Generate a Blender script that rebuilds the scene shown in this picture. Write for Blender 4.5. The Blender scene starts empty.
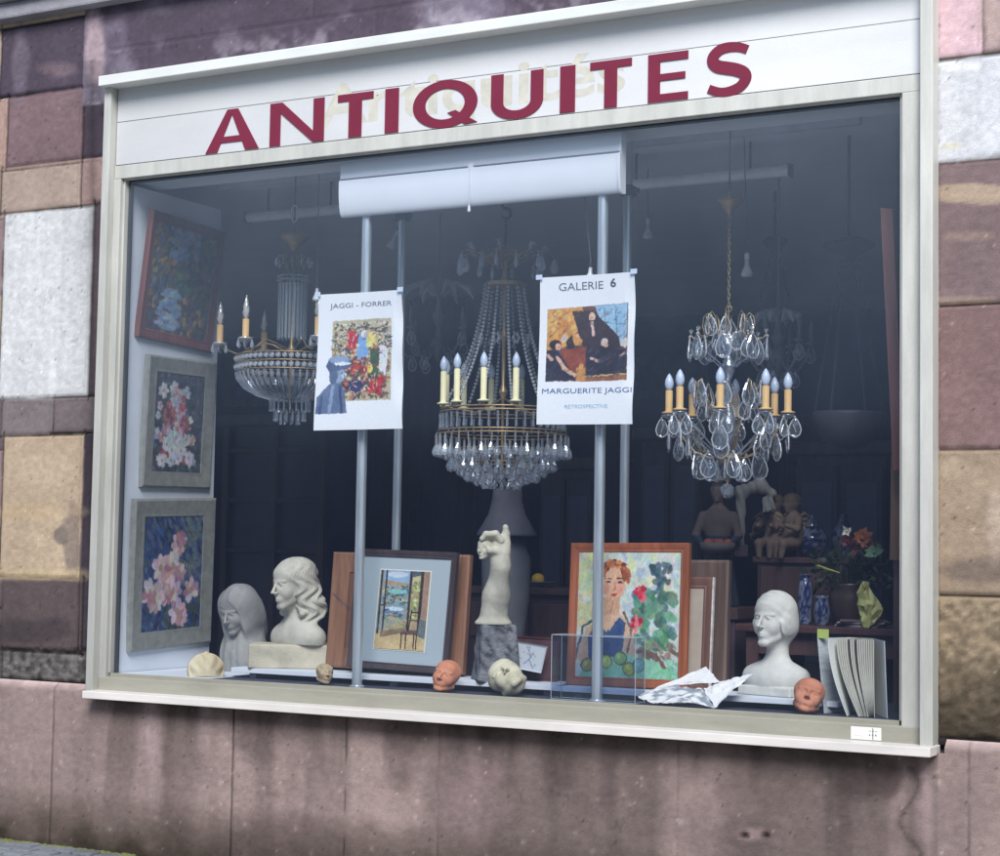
import bpy, bmesh, math, random
import numpy as np
from mathutils import Vector, Matrix
random.seed(7)
SC = bpy.context.scene
COL = SC.collection
PI = math.pi

# ---------------------------------------------------------------- camera
FL, CX, CY, CZ = 1800.0, 4.1238, -7.1429, 1.6
YAW, PITCH, ROLL = 0.5035, 0.069, 0.0167
def cam_axes():
    cy, sy, cp, sp = math.cos(YAW), math.sin(YAW), math.cos(PITCH), math.sin(PITCH)
    f = Vector((-sy*cp, cy*cp, sp)); ri = Vector((cy, sy, 0)); u = ri.cross(f)
    cr, sr = math.cos(ROLL), math.sin(ROLL)
    return cr*ri + sr*u, -sr*ri + cr*u, f
CR, CU, CF = cam_axes()
CAMP = Vector((CX, CY, CZ))
def ray(px, py): return CF + CR*((px-500)/FL) - CU*((py-428)/FL)
def P(px, py, Y):
    d = ray(px, py); return CAMP + d*((Y-CY)/d.y)
def PX(px, py, X):
    d = ray(px, py); return CAMP + d*((X-CX)/d.x)
def PZ(px, py, Z):
    d = ray(px, py); return CAMP + d*((Z-CZ)/d.z)
def mpp(p): return (Vector(p)-CAMP).dot(CF)/FL      # metres per photo pixel at p
def to_cam_angle(p):                                # z-rotation that turns a thing's front (-Y) to the viewer
    d = CAMP-Vector(p); return math.atan2(d.x, -d.y)

cam = bpy.data.cameras.new('camera'); cam.lens = 36*FL/1000; cam.sensor_width = 36
cam.clip_start = 0.1; cam.clip_end = 2000
co = bpy.data.objects.new('camera', cam); COL.objects.link(co)
co.matrix_world = Matrix(((CR.x, CU.x, -CF.x, CX), (CR.y, CU.y, -CF.y, CY), (CR.z, CU.z, -CF.z, CZ), (0, 0, 0, 1)))
SC.camera = co

# ---------------------------------------------------------------- objects
def tag(o, label=None, cat=None, group=None, kind=None):
    if label: o['label'] = label
    if cat: o['category'] = cat
    if group: o['group'] = group
    if kind: o['kind'] = kind
    return o
def empty(name, loc, label, cat, group=None, rz=0, rot=None):
    o = bpy.data.objects.new(name, None); COL.objects.link(o); o.empty_display_size = .05
    o.location = loc; o.rotation_euler = rot if rot else (0, 0, rz)
    return tag(o, label, cat, group)
def link(name, me, parent=None, mat=None, loc=None, rot=None, smooth=None):
    o = bpy.data.objects.new(name, me); COL.objects.link(o)
    if mat is not None and not me.materials: me.materials.append(mat)
    if parent: o.parent = parent
    if loc is not None: o.location = loc
    if rot is not None: o.rotation_euler = rot
    if smooth is not None and len(me.polygons): me.polygons.foreach_set('use_smooth', [smooth]*len(me.polygons))
    return o
def copy_tree(o, parent=None):
    c = o.copy(); COL.objects.link(c)
    if parent: c.parent = parent
    for ch in list(o.children): copy_tree(ch, c)
    return c

class MB:                                            # collects shapes into one mesh
    def __init__(s): s.v = []; s.f = []; s.mi = []; s.m = 0
    def add(s, vs, fs):
        b = len(s.v); s.v += [tuple(v) for v in vs]; s.f += [tuple(i+b for i in f) for f in fs]; s.mi += [s.m]*len(fs); return s
    def box(s, a, b, bev=0.0, M=None):
        x0, y0, z0 = [min(p, q) for p, q in zip(a, b)]; x1, y1, z1 = [max(p, q) for p, q in zip(a, b)]
        bev = min(bev, (x1-x0)/2.2, (y1-y0)/2.2, (z1-z0)/2.2)
        if bev <= 0:
            vs = [(x, y, z) for x in (x0, x1) for y in (y0, y1) for z in (z0, z1)]
            fs = [(0, 1, 3, 2), (4, 6, 7, 5), (0, 4, 5, 1), (2, 3, 7, 6), (0, 2, 6, 4), (1, 5, 7, 3)]
        else:
            bm = bmesh.new(); bmesh.ops.create_cube(bm, size=1)
            for v in bm.verts: v.co = Vector(((x0+x1)/2+v.co.x*(x1-x0), (y0+y1)/2+v.co.y*(y1-y0), (z0+z1)/2+v.co.z*(z1-z0)))
            bmesh.ops.bevel(bm, geom=bm.edges[:], offset=bev, segments=2, affect='EDGES', profile=.6)
            bm.verts.index_update()
            vs = [v.co.copy() for v in bm.verts]; fs = [[v.index for v in f.verts] for f in bm.faces]; bm.free()
        if M is not None: vs = [M @ Vector(v) for v in vs]
        return s.add(vs, fs)
    def tube(s, pts, r, n=8, cap=True, closed=False):
        pts = [Vector(p) for p in pts]; k = len(pts)
        rs = r if isinstance(r, (list, tuple)) else [r]*k
        vs = []; fs = []; up = None
        for i, p in enumerate(pts):
            if closed: t = pts[(i+1) % k]-pts[i-1]
            else: t = pts[min(i+1, k-1)]-pts[max(i-1, 0)]
            t = t.normalized() if t.length > 1e-9 else Vector((0, 0, 1))
            if up is None:
                up = t.cross(Vector((0, 0, 1)))
                if up.length < .1: up = t.cross(Vector((1, 0, 0)))
            up = (up-t*up.dot(t)).normalized(); w = t.cross(up)
            for j in range(n):
                a = 2*PI*j/n; vs.append(p+(up*math.cos(a)+w*math.sin(a))*rs[i])
        for i in range(k if closed else k-1):
            for j in range(n):
                a, b = i*n+j, i*n+(j+1) % n; c, d = ((i+1) % k)*n+(j+1) % n, ((i+1) % k)*n+j
                fs.append((a, b, c, d))
        if cap and not closed: fs.append(tuple(reversed(range(n)))); fs.append(tuple(range((k-1)*n, k*n)))
        return s.add(vs, fs)
    def lathe(s, prof, n=24, c=(0, 0, 0), sx=1, sy=1, M=None):   # prof: (r, z)
        vs = []; fs = []
        for (r, z) in prof:
            for j in range(n):
                a = 2*PI*j/n; v = Vector((c[0]+r*sx*math.cos(a), c[1]+r*sy*math.sin(a), c[2]+z)); vs.append(M @ v if M is not None else v)
        for i in range(len(prof)-1):
            for j in range(n):
                fs.append((i*n+j, i*n+(j+1) % n, (i+1)*n+(j+1) % n, (i+1)*n+j))
        if prof[0][0] > 1e-6: fs.append(tuple(reversed(range(n))))
        if prof[-1][0] > 1e-6: fs.append(tuple(range((len(prof)-1)*n, len(prof)*n)))
        return s.add(vs, fs)
    def ico(s, c, r, sub=1, sc=(1, 1, 1)):
        bm = bmesh.new(); bmesh.ops.create_icosphere(bm, subdivisions=sub, radius=1); bm.verts.index_update()
        vs = [(c[0]+v.co.x*r*sc[0], c[1]+v.co.y*r*sc[1], c[2]+v.co.z*r*sc[2]) for v in bm.verts]
        fs = [[v.index for v in f.verts] for f in bm.faces]; bm.free(); return s.add(vs, fs)
    def mesh(s, name):
        me = bpy.data.meshes.new(name); me.from_pydata([tuple(v) for v in s.v], [], s.f); me.update()
        if any(s.mi): me.polygons.foreach_set('material_index', s.mi)
        return me
    def build(s, name, mat, parent=None, smooth=False, loc=None, rot=None):
        me = s.mesh(name)
        for m in (mat if isinstance(mat, (list, tuple)) else [mat]): me.materials.append(m)
        o = link(name, me, parent, None, loc, rot, smooth)
        if smooth == 'auto': pass
        return o
def autosmooth(o, deg=35):
    me = o.data; me.polygons.foreach_set('use_smooth', [True]*len(me.polygons))
    try: me.set_sharp_from_angle(angle=math.radians(deg))
    except Exception: pass
    return o

# ---------------------------------------------------------------- colour, noise
def lin(c):
    c = np.asarray(c, float)/255.0
    return np.where(c <= .04045, c/12.92, ((c+.055)/1.055)**2.4)
def L(r, g, b, k=1.0):
    c = lin((r, g, b))*k; return (float(c[0]), float(c[1]), float(c[2]), 1)
def vnoise(x, y, seed=0):
    rs = np.random.RandomState(seed); T = rs.rand(256, 256)
    xi = np.floor(x).astype(int); yi = np.floor(y).astype(int); fx = x-xi; fy = y-yi
    fx = fx*fx*(3-2*fx); fy = fy*fy*(3-2*fy)
    g = lambda a, b: T[a & 255, b & 255]
    return (g(xi, yi)*(1-fx)+g(xi+1, yi)*fx)*(1-fy)+(g(xi, yi+1)*(1-fx)+g(xi+1, yi+1)*fx)*fy
def fbm(x, y, seed=0, o=4):
    s = 0; a = .5; t = 0
    for i in range(o): s = s+a*vnoise(x*2**i+17*i, y*2**i+31*i, seed+i); t += a; a *= .5
    return s/t
def vnoise3(x, y, z, seed=0):
    return (vnoise(x, y, seed)+vnoise(y+3.3, z, seed+1)+vnoise(z+7.7, x, seed+2))/3

# ---------------------------------------------------------------- materials
MATS = {}
def mat(name, color, rough=.6, metal=0, bump=0, bscale=60, var=.15, vscale=8, spec=.5, coat=0, detail=6, attr=None, aniso=None, grads=(), fine=0):
    if name in MATS: return MATS[name]
    m = bpy.data.materials.new(name); m.use_nodes = True; nt = m.node_tree; N = nt.nodes; K = nt.links
    b = N['Principled BSDF']; b.inputs['Roughness'].default_value = rough; b.inputs['Metallic'].default_value = metal
    b.inputs['Specular IOR Level'].default_value = spec; b.inputs['Coat Weight'].default_value = coat
    tc = N.new('ShaderNodeTexCoord'); src = tc.outputs['Object']
    if aniso:
        mp = N.new('ShaderNodeMapping'); mp.inputs['Scale'].default_value = aniso; K.new(src, mp.inputs[0]); src = mp.outputs[0]
    n = N.new('ShaderNodeTexNoise'); n.inputs['Scale'].default_value = vscale; n.inputs['Detail'].default_value = detail; n.inputs['Roughness'].default_value = .65
    K.new(src, n.inputs['Vector'])
    mr = N.new('ShaderNodeMapRange'); mr.inputs[1].default_value = .3; mr.inputs[2].default_value = .7; mr.inputs[3].default_value = 1-var; mr.inputs[4].default_value = 1+var*.6
    K.new(n.outputs['Fac'], mr.inputs[0])
    mx = N.new('ShaderNodeMix'); mx.data_type = 'RGBA'; mx.blend_type = 'MULTIPLY'; mx.inputs[0].default_value = 1
    if attr:
        at = N.new('ShaderNodeVertexColor'); at.layer_name = attr; K.new(at.outputs['Color'], mx.inputs[6])
    else: mx.inputs[6].default_value = color
    K.new(mr.outputs[0], mx.inputs[7]); out = mx.outputs[2]
    def mul(sock):
        nonlocal out
        q = N.new('ShaderNodeMix'); q.data_type = 'RGBA'; q.blend_type = 'MULTIPLY'; q.inputs[0].default_value = 1; K.new(out, q.inputs[6]); K.new(sock, q.inputs[7]); out = q.outputs[2]
    for axis_, a_, b_, va, vb in grads:              # light falloff put into the colour along one axis of the thing
        sp_ = N.new('ShaderNodeSeparateXYZ'); K.new(tc.outputs['Object'], sp_.inputs[0]); g_ = N.new('ShaderNodeMapRange'); g_.inputs[1].default_value = a_; g_.inputs[2].default_value = b_; g_.inputs[3].default_value = va; g_.inputs[4].default_value = vb
        K.new(sp_.outputs[axis_], g_.inputs[0]); mul(g_.outputs[0])
    if fine:
        nf = N.new('ShaderNodeTexNoise'); nf.inputs['Scale'].default_value = 210; nf.inputs['Detail'].default_value = 3; K.new(tc.outputs['Object'], nf.inputs['Vector'])
        g_ = N.new('ShaderNodeMapRange'); g_.inputs[1].default_value = .3; g_.inputs[2].default_value = .7; g_.inputs[3].default_value = 1-fine; g_.inputs[4].default_value = 1+fine*.7; K.new(nf.outputs['Fac'], g_.inputs[0]); mul(g_.outputs[0])
    K.new(out, b.inputs['Base Color'])
    rr = N.new('ShaderNodeMapRange'); rr.inputs[3].default_value = max(0, rough-.08); rr.inputs[4].default_value = min(1, rough+.12); K.new(n.outputs['Fac'], rr.inputs[0]); K.new(rr.outputs[0], b.inputs['Roughness'])
    if bump:
        n2 = N.new('ShaderNodeTexNoise'); n2.inputs['Scale'].default_value = bscale; n2.inputs['Detail'].default_value = 5; K.new(src, n2.inputs['Vector'])
        bp = N.new('ShaderNodeBump'); bp.inputs['Strength'].default_value = bump; bp.inputs['Distance'].default_value = .01; K.new(n2.outputs['Fac'], bp.inputs['Height']); K.new(bp.outputs[0], b.inputs['Normal'])
    MATS[name] = m; return m
def wood(name, color, dark=.55, rough=.5, scale=6, axis=(1, 1, .08)):
    return mat(name, color, rough=rough, var=1-dark, vscale=scale*6, aniso=axis, bump=.15, bscale=60, detail=8)
def crystal(name, tint=(.8, .86, .95), tr=.55, gl=.3, rough=.08, diff=.15):
    m = bpy.data.materials.new(name); m.use_nodes = True; nt = m.node_tree; N = nt.nodes; K = nt.links; N.remove(N['Principled BSDF'])
    t = N.new('ShaderNodeBsdfTransparent'); t.inputs[0].default_value = (.85, .88, .93, 1)
    g = N.new('ShaderNodeBsdfGlossy'); g.inputs[0].default_value = tint+(1,); g.inputs['Roughness'].default_value = rough
    d = N.new('ShaderNodeBsdfDiffuse'); d.inputs[0].default_value = tint+(1,)
    fr = N.new('ShaderNodeLayerWeight'); fr.inputs[0].default_value = .5
    ma = N.new('ShaderNodeMapRange'); ma.inputs[1].default_value = .25; ma.inputs[2].default_value = .8; ma.inputs[3].default_value = gl*.35; ma.inputs[4].default_value = min(1, gl*2.6); K.new(fr.outputs['Facing'], ma.inputs[0])
    m1 = N.new('ShaderNodeMixShader'); m2 = N.new('ShaderNodeMixShader'); m1.inputs[0].default_value = diff
    K.new(t.outputs[0], m1.inputs[1]); K.new(d.outputs[0], m1.inputs[2]); K.new(ma.outputs[0], m2.inputs[0]); K.new(m1.outputs[0], m2.inputs[1]); K.new(g.outputs[0], m2.inputs[2])
    K.new(m2.outputs[0], N['Material Output'].inputs[0]); return m
def paint_mat(name, rough=.6, coat=0, bump=.0, spec=.3):
    return mat(name, (1, 1, 1, 1), rough=rough, attr='Col', var=.05, vscale=90, bump=bump, bscale=160, spec=spec, coat=coat)

# ---------------------------------------------------------------- raster painting on vertex-coloured sheets
class Pic:
    def __init__(s, w, h, col, n=130):
        s.w, s.h = w, h; s.nx = max(8, int(n)); s.ny = max(8, int(n*h/w))
        s.X, s.Y = np.meshgrid(np.linspace(0, 1, s.nx), np.linspace(0, 1, s.ny)); s.asp = h/w
        s.C = np.ones((s.ny, s.nx, 3))*np.array(col, float)      # sRGB 0-255, Y down
    def mix(s, m, col, a=1): m = (np.clip(m, 0, 1)*a)[..., None]; s.C = s.C*(1-m)+np.array(col, float)*m
    def ell(s, x, y, rx, ry, col, ang=0, soft=.15, a=1):
        dx = s.X-x; dy = (s.Y-y)*s.asp; ry = ry*s.asp; c, n = math.cos(ang), math.sin(ang)
        u = (dx*c+dy*n)/rx; v = (-dx*n+dy*c)/ry; d = np.sqrt(u*u+v*v); s.mix((1-d)/soft+.5, col, a)
    def poly(s, pts, col, a=1, soft=.006):
        ins = np.zeros_like(s.X, bool); dm = np.full(s.X.shape, 9.); n = len(pts)
        for i in range(n):
            (x0, y0), (x1, y1) = pts[i], pts[(i+1) % n]
            c = ((y0 > s.Y) != (y1 > s.Y)) & (s.X < (x1-x0)*(s.Y-y0)/((y1-y0) or 1e-9)+x0); ins ^= c
            vx, vy = x1-x0, y1-y0; t = np.clip(((s.X-x0)*vx+(s.Y-y0)*vy)/(vx*vx+vy*vy+1e-9), 0, 1)
            dm = np.minimum(dm, np.hypot(s.X-x0-t*vx, s.Y-y0-t*vy))
        s.mix(np.where(ins, dm, -dm)/soft+.5, col, a)
    def line(s, pts, w, col, a=1):
        for (x0, y0), (x1, y1) in zip(pts[:-1], pts[1:]):
            vx, vy = x1-x0, y1-y0; t = np.clip(((s.X-x0)*vx+(s.Y-y0)*vy)/(vx*vx+vy*vy+1e-9), 0, 1)
            s.mix((w-np.hypot(s.X-x0-t*vx, (s.Y-y0-t*vy)*s.asp))/(w*.5)+.3, col, a)
    def dabs(s, n, box, cols, rx, ry, ang=None, rnd=None, a=.85):
        R = rnd or random
        for i in range(n):
            x = R.uniform(box[0], box[2]); y = R.uniform(box[1], box[3]); c = R.choice(cols); c = [v+R.uniform(-14, 14) for v in c]
            s.ell(x, y, rx*R.uniform(.6, 1.3), ry*R.uniform(.6, 1.3), c, R.uniform(0, PI) if ang is None else ang+R.uniform(-.4, .4), .3, a)
    def painterly(s, amt=.012, noise=12, seed=3, stroke=90):
        dx = (fbm(s.X*stroke*.4, s.Y*stroke*.4*s.asp, seed, 3)-.5)*amt*2.4; dy = (fbm(s.X*stroke*.4, s.Y*stroke*.4*s.asp, seed+9, 3)-.5)*amt*2.4
        i = np.clip(((s.Y+dy)*(s.ny-1)).round().astype(int), 0, s.ny-1); j = np.clip(((s.X+dx)*(s.nx-1)).round().astype(int), 0, s.nx-1); s.C = s.C[i, j]
        g = fbm(s.X*stroke+s.Y*stroke*.5, s.Y*stroke*s.asp*.35-s.X*20, seed+4, 3)-.5; m = fbm(s.X*7, s.Y*7*s.asp, seed+5, 3)-.5
        s.C = s.C+g[..., None]*noise*4.5+m[..., None]*noise*3.2*np.array((1., .9, .8)); return s
    def sheet(s, name, m, parent, warp=None, quad=None, k=.85):
        # vertices in the XZ plane of the parent: x to the right, z up, centred; facing -Y. quad: four corners TL,TR,BR,BL
        u = s.X.ravel(); v = s.Y.ravel()
        if quad:
            a, b, c, d = [np.array(q) for q in quad]; u_, v_ = u[:, None], v[:, None]
            V = (a*(1-u_)+b*u_)*(1-v_)+(d*(1-u_)+c*u_)*v_
        else: V = np.stack([(u-.5)*s.w, np.zeros_like(u), (.5-v)*s.h], 1)
        if warp is not None: V = warp(V, u, v)
        I = np.arange(s.nx*s.ny).reshape(s.ny, s.nx)
        F = np.stack([I[:-1, :-1].ravel(), I[1:, :-1].ravel(), I[1:, 1:].ravel(), I[:-1, 1:].ravel()], 1)
        me = np_mesh(name, V, F); set_col(me, lin(np.clip(s.C, 0, 255)).reshape(-1, 3)*k)
        return link(name, me, parent, m, smooth=True)
def np_mesh(name, V, F):
    me = bpy.data.meshes.new(name); V = np.asarray(V, np.float32); F = np.asarray(F, np.int32)
    me.vertices.add(len(V)); me.vertices.foreach_set('co', V.ravel()); n = F.shape[1]
    me.loops.add(F.size); me.loops.foreach_set('vertex_index', F.ravel())
    me.polygons.add(len(F)); me.polygons.foreach_set('loop_start', np.arange(0, F.size, n, dtype=np.int32))
    me.polygons.foreach_set('loop_total', np.full(len(F), n, np.int32)); me.update(calc_edges=True); me.validate(); return me
def set_col(me, rgb):
    a = me.color_attributes.new('Col', 'FLOAT_COLOR', 'POINT'); c = np.ones((len(me.vertices), 4), np.float32); c[:, :3] = rgb
    a.data.foreach_set('color', c.ravel())

def text_mesh(name, s, w, h, mtl, parent, loc, rot=(PI/2, 0, 0), thick=0, bold=0.0):
    cu = bpy.data.curves.new(name, 'FONT'); cu.body = s; cu.size = 1; cu.extrude = 0; cu.offset = bold; cu.resolution_u = 3
    o = bpy.data.objects.new(name, cu); COL.objects.link(o); dg = bpy.context.evaluated_depsgraph_get()
    me = bpy.data.meshes.new_from_object(o.evaluated_get(dg)); bpy.data.objects.remove(o)
    xs = [v.co.x for v in me.vertices]; ys = [v.co.y for v in me.vertices]; a, b, c, d = min(xs), max(xs), min(ys), max(ys)
    for v in me.vertices: v.co = Vector(((v.co.x-(a+b)/2)/(b-a)*w, (v.co.y-(c+d)/2)/(d-c)*h, 0))
    me.materials.clear(); return link(name, me, parent, mtl, loc, rot)

# ---------------------------------------------------------------- signed distance sculpting
def smin(a, b, k): h = np.clip(.5+.5*(b-a)/k, 0, 1); return b*(1-h)+a*h-k*h*(1-h)
def smax(a, b, k): return -smin(-a, -b, k)
def ell(p, c, r):
    q = [(p[i]-c[i])/r[i] for i in range(3)]; k0 = np.sqrt(q[0]**2+q[1]**2+q[2]**2)
    k1 = np.sqrt((q[0]/r[0])**2+(q[1]/r[1])**2+(q[2]/r[2])**2)+1e-9; return k0*(k0-1)/k1
def cap(p, a, b, r1, r2=None):
    r2 = r1 if r2 is None else r2; d = [b[i]-a[i] for i in range(3)]; L2 = sum(v*v for v in d)+1e-12
    t = np.clip(sum((p[i]-a[i])*d[i] for i in range(3))/L2, 0, 1)
    return np.sqrt(sum((p[i]-a[i]-t*d[i])**2 for i in range(3)))-(r1+(r2-r1)*t)
def rbox(p, c, h, r):
    q = [np.abs(p[i]-c[i])-h[i]+r for i in range(3)]
    return np.sqrt(sum(np.maximum(v, 0)**2 for v in q))+np.minimum(np.maximum(np.maximum(q[0], q[1]), q[2]), 0)-r
def rotp(p, ax, a, c=(0, 0, 0)):                    # coordinates seen by a shape turned by a about axis ax at c
    q = [p[i]-c[i] for i in range(3)]; i, j = [(1, 2), (2, 0), (0, 1)][ax]; cs, sn = math.cos(a), math.sin(a)
    q[i], q[j] = q[i]*cs+q[j]*sn, -q[i]*sn+q[j]*cs; return [q[k]+c[k] for k in range(3)]
def nets(f, lo, hi, h):
    ax = [np.arange(lo[i], hi[i]+h, h) for i in range(3)]; G = np.meshgrid(*ax, indexing='ij'); v = f(G).astype(np.float32)
    n = v.shape; s = v < 0; cnt = np.zeros([k-1 for k in n], np.float32); acc = [np.zeros_like(cnt) for _ in range(3)]
    for a in range(3):
        o = [i for i in range(3) if i != a]
        for d0 in (0, 1):
            for d1 in (0, 1):
                sl0 = [slice(0, -1)]*3; sl1 = [slice(0, -1)]*3
                sl1[a] = slice(1, None)
                for k, dd in zip(o, (d0, d1)):
                    sl0[k] = sl1[k] = slice(dd, n[k]-1+dd)
                v0, v1 = v[tuple(sl0)], v[tuple(sl1)]; m = (v0 < 0) != (v1 < 0)
                t = np.where(m, v0/np.where(m, v0-v1, 1), 0); cnt += m
                acc[a] += t*m; acc[o[0]] += d0*m; acc[o[1]] += d1*m
    act = cnt > 0; idx = -np.ones(cnt.shape, np.int64); idx[act] = np.arange(act.sum()); I = np.argwhere(act)
    V = np.stack([lo[i]+h*(I[:, i]+acc[i][act]/cnt[act]) for i in range(3)], 1); F = []
    for a in range(3):
        b, c = (a+1) % 3, (a+2) % 3; s0 = [slice(1, -1)]*3; s1 = [slice(1, -1)]*3; s0[a] = slice(0, -1); s1[a] = slice(1, None)
        A, B = s[tuple(s0)], s[tuple(s1)]; E = np.argwhere(A != B)
        if not len(E): continue
        E = E.copy(); E[:, b] += 1; E[:, c] += 1; ins = s[E[:, 0], E[:, 1], E[:, 2]]
        def g(db, dc):
            q = E.copy(); q[:, b] -= db; q[:, c] -= dc; return idx[q[:, 0], q[:, 1], q[:, 2]]
        Q = np.stack([g(1, 1), g(0, 1), g(0, 0), g(1, 0)], 1); Q[~ins] = Q[~ins][:, ::-1]; F.append(Q)
    return V, np.concatenate(F)
def sculpt(name, f, lo, hi, h, m, parent=None, scale=1.0, loc=None, rot=None, colfn=None):
    V, F = nets(f, lo, hi, h); V = V*scale
    me = np_mesh(name, V, F)
    if colfn is not None: set_col(me, colfn(V/scale))
    return link(name, me, parent, m, loc, rot, smooth=True)
# ---------------------------------------------------------------- daylight
SUN_EL, SUN_AZ = math.radians(43), math.radians(30)      # azimuth measured from the street side (-Y) towards +X
w = bpy.data.worlds.new('World'); SC.world = w; w.use_nodes = True
sky = w.node_tree.nodes.new('ShaderNodeTexSky'); sky.sky_type = 'NISHITA'; sky.sun_disc = False
sd = Vector((math.cos(SUN_EL)*math.sin(SUN_AZ), -math.cos(SUN_EL)*math.cos(SUN_AZ), math.sin(SUN_EL)))
sky.sun_elevation = SUN_EL; sky.sun_rotation = math.atan2(sd.x, sd.y)
sky.air_density = 1.6; sky.dust_density = .5; sky.ozone_density = 2.2
bg = w.node_tree.nodes['Background']; bg.inputs[1].default_value = .15
w.node_tree.links.new(sky.outputs[0], bg.inputs[0])
sl = bpy.data.lights.new('sun', 'SUN'); sl.energy = 4.7; sl.angle = math.radians(28); sl.color = (1, .97, .94)
so = bpy.data.objects.new('sun', sl); COL.objects.link(so); so.rotation_euler = (-sd).to_track_quat('-Z', 'Y').to_euler(); so.location = (3, -8, 9)
SC.view_settings.view_transform = 'Standard'; SC.view_settings.look = 'None'; SC.view_settings.exposure = 0
SC.cycles.max_bounces = 10; SC.cycles.transparent_max_bounces = 24; SC.cycles.sample_clamp_indirect = 4
SC.cycles.caustics_reflective = False; SC.cycles.caustics_refractive = False

def projv(X, Y, Z):
    d = [X-CX, Y-CY, Z-CZ]; dt = lambda a: d[0]*a.x+d[1]*a.y+d[2]*a.z; k = dt(CF)
    return 500+FL*dt(CR)/k, 428-FL*dt(CU)/k

# ---------------------------------------------------------------- window geometry numbers
YF, YI, YG = -.085, -.04, 0.0                       # outer frame face, inner frame face, glass
GX0, GX1 = -2.0403, 2.0403; GZ0, GZ1 = .9578, 3.4965
OX0 = P(88, 600, YF).x; OX1 = P(932.6, 500, YF).x
CAPZ0 = P(108, 84.5, -.13).z; CAPZ1 = P(108, 74.5, -.13).z
FZ0 = P(118.6, 164.7, YI).z
SILLZ1 = P(84, 691, -.15).z; SILLZ0 = P(84, 698.5, -.15).z
SX0, SX1 = P(82, 694, -.15).x, P(930, 755, -.15).x
PLZ = P(40, 682, -.05).z

# ---------------------------------------------------------------- stone facade
m_stone = mat('sandstone', (1, 1, 1, 1), rough=.9, attr='Col', var=.06, vscale=60, bump=.26, bscale=190, spec=.15, aniso=(.9, 1, 1.15), fine=.08)
facade = empty('stone_building', (0, 0, 0), 'sandstone building front of pink, tan and whitish blocks around the shop window', 'building')
BL = []       # x0,x1,z0,z1,colour
def blk(x0, y0, x1, y1, c, xr=None, xl=None):
    a = P(x0, (y0+y1)/2, 0).x if xl is None else xl; b = P(x1, (y0+y1)/2, 0).x if xr is None else xr
    xm = (max(x0, 0)+min(x1, 1000))/2
    BL.append((a, b, P(xm, y1, 0).z, P(xm, y0, 0).z, c))
LFT = -2.9; 
blk(0, 22, 84, 92, (74, 62, 82)); blk(84, 16, 110, 84, (84, 68, 86))
blk(-30, 97, 6, 168, (168, 132, 122)); blk(6, 92, 82, 163, (122, 92, 102)); blk(82, 85, 110, 157, (72, 60, 78))
blk(0, 166, 80, 209, (164, 140, 128)); blk(80, 157, 110, 203, (160, 126, 124))
blk(0, 210, 90, 398, (194, 199, 208)); blk(90, 202, 110, 395, (92, 74, 88))
blk(0, 399, 52, 435, (118, 106, 114)); blk(52, 396, 110, 432, (112, 98, 106))
blk(0, 435, 81, 578, (178, 152, 124)); blk(81, 432, 110, 652, (62, 52, 68))
blk(0, 578, 81, 652, (84, 70, 74)); blk(0, 652, 110, 682, (88, 84, 86))
blk(935, -120, 982, 56, (212, 170, 186)); blk(982, -120, 1060, 52, (168, 138, 146))
blk(935, 57, 1060, 160, (198, 204, 218)); blk(935, 160, 1060, 304, (122, 98, 104)); blk(935, 304, 1060, 450, (126, 94, 96))
blk(935, 450, 1060, 596, (150, 126, 104)); blk(935, 596, 1060, 738, (146, 124, 96))
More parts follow.
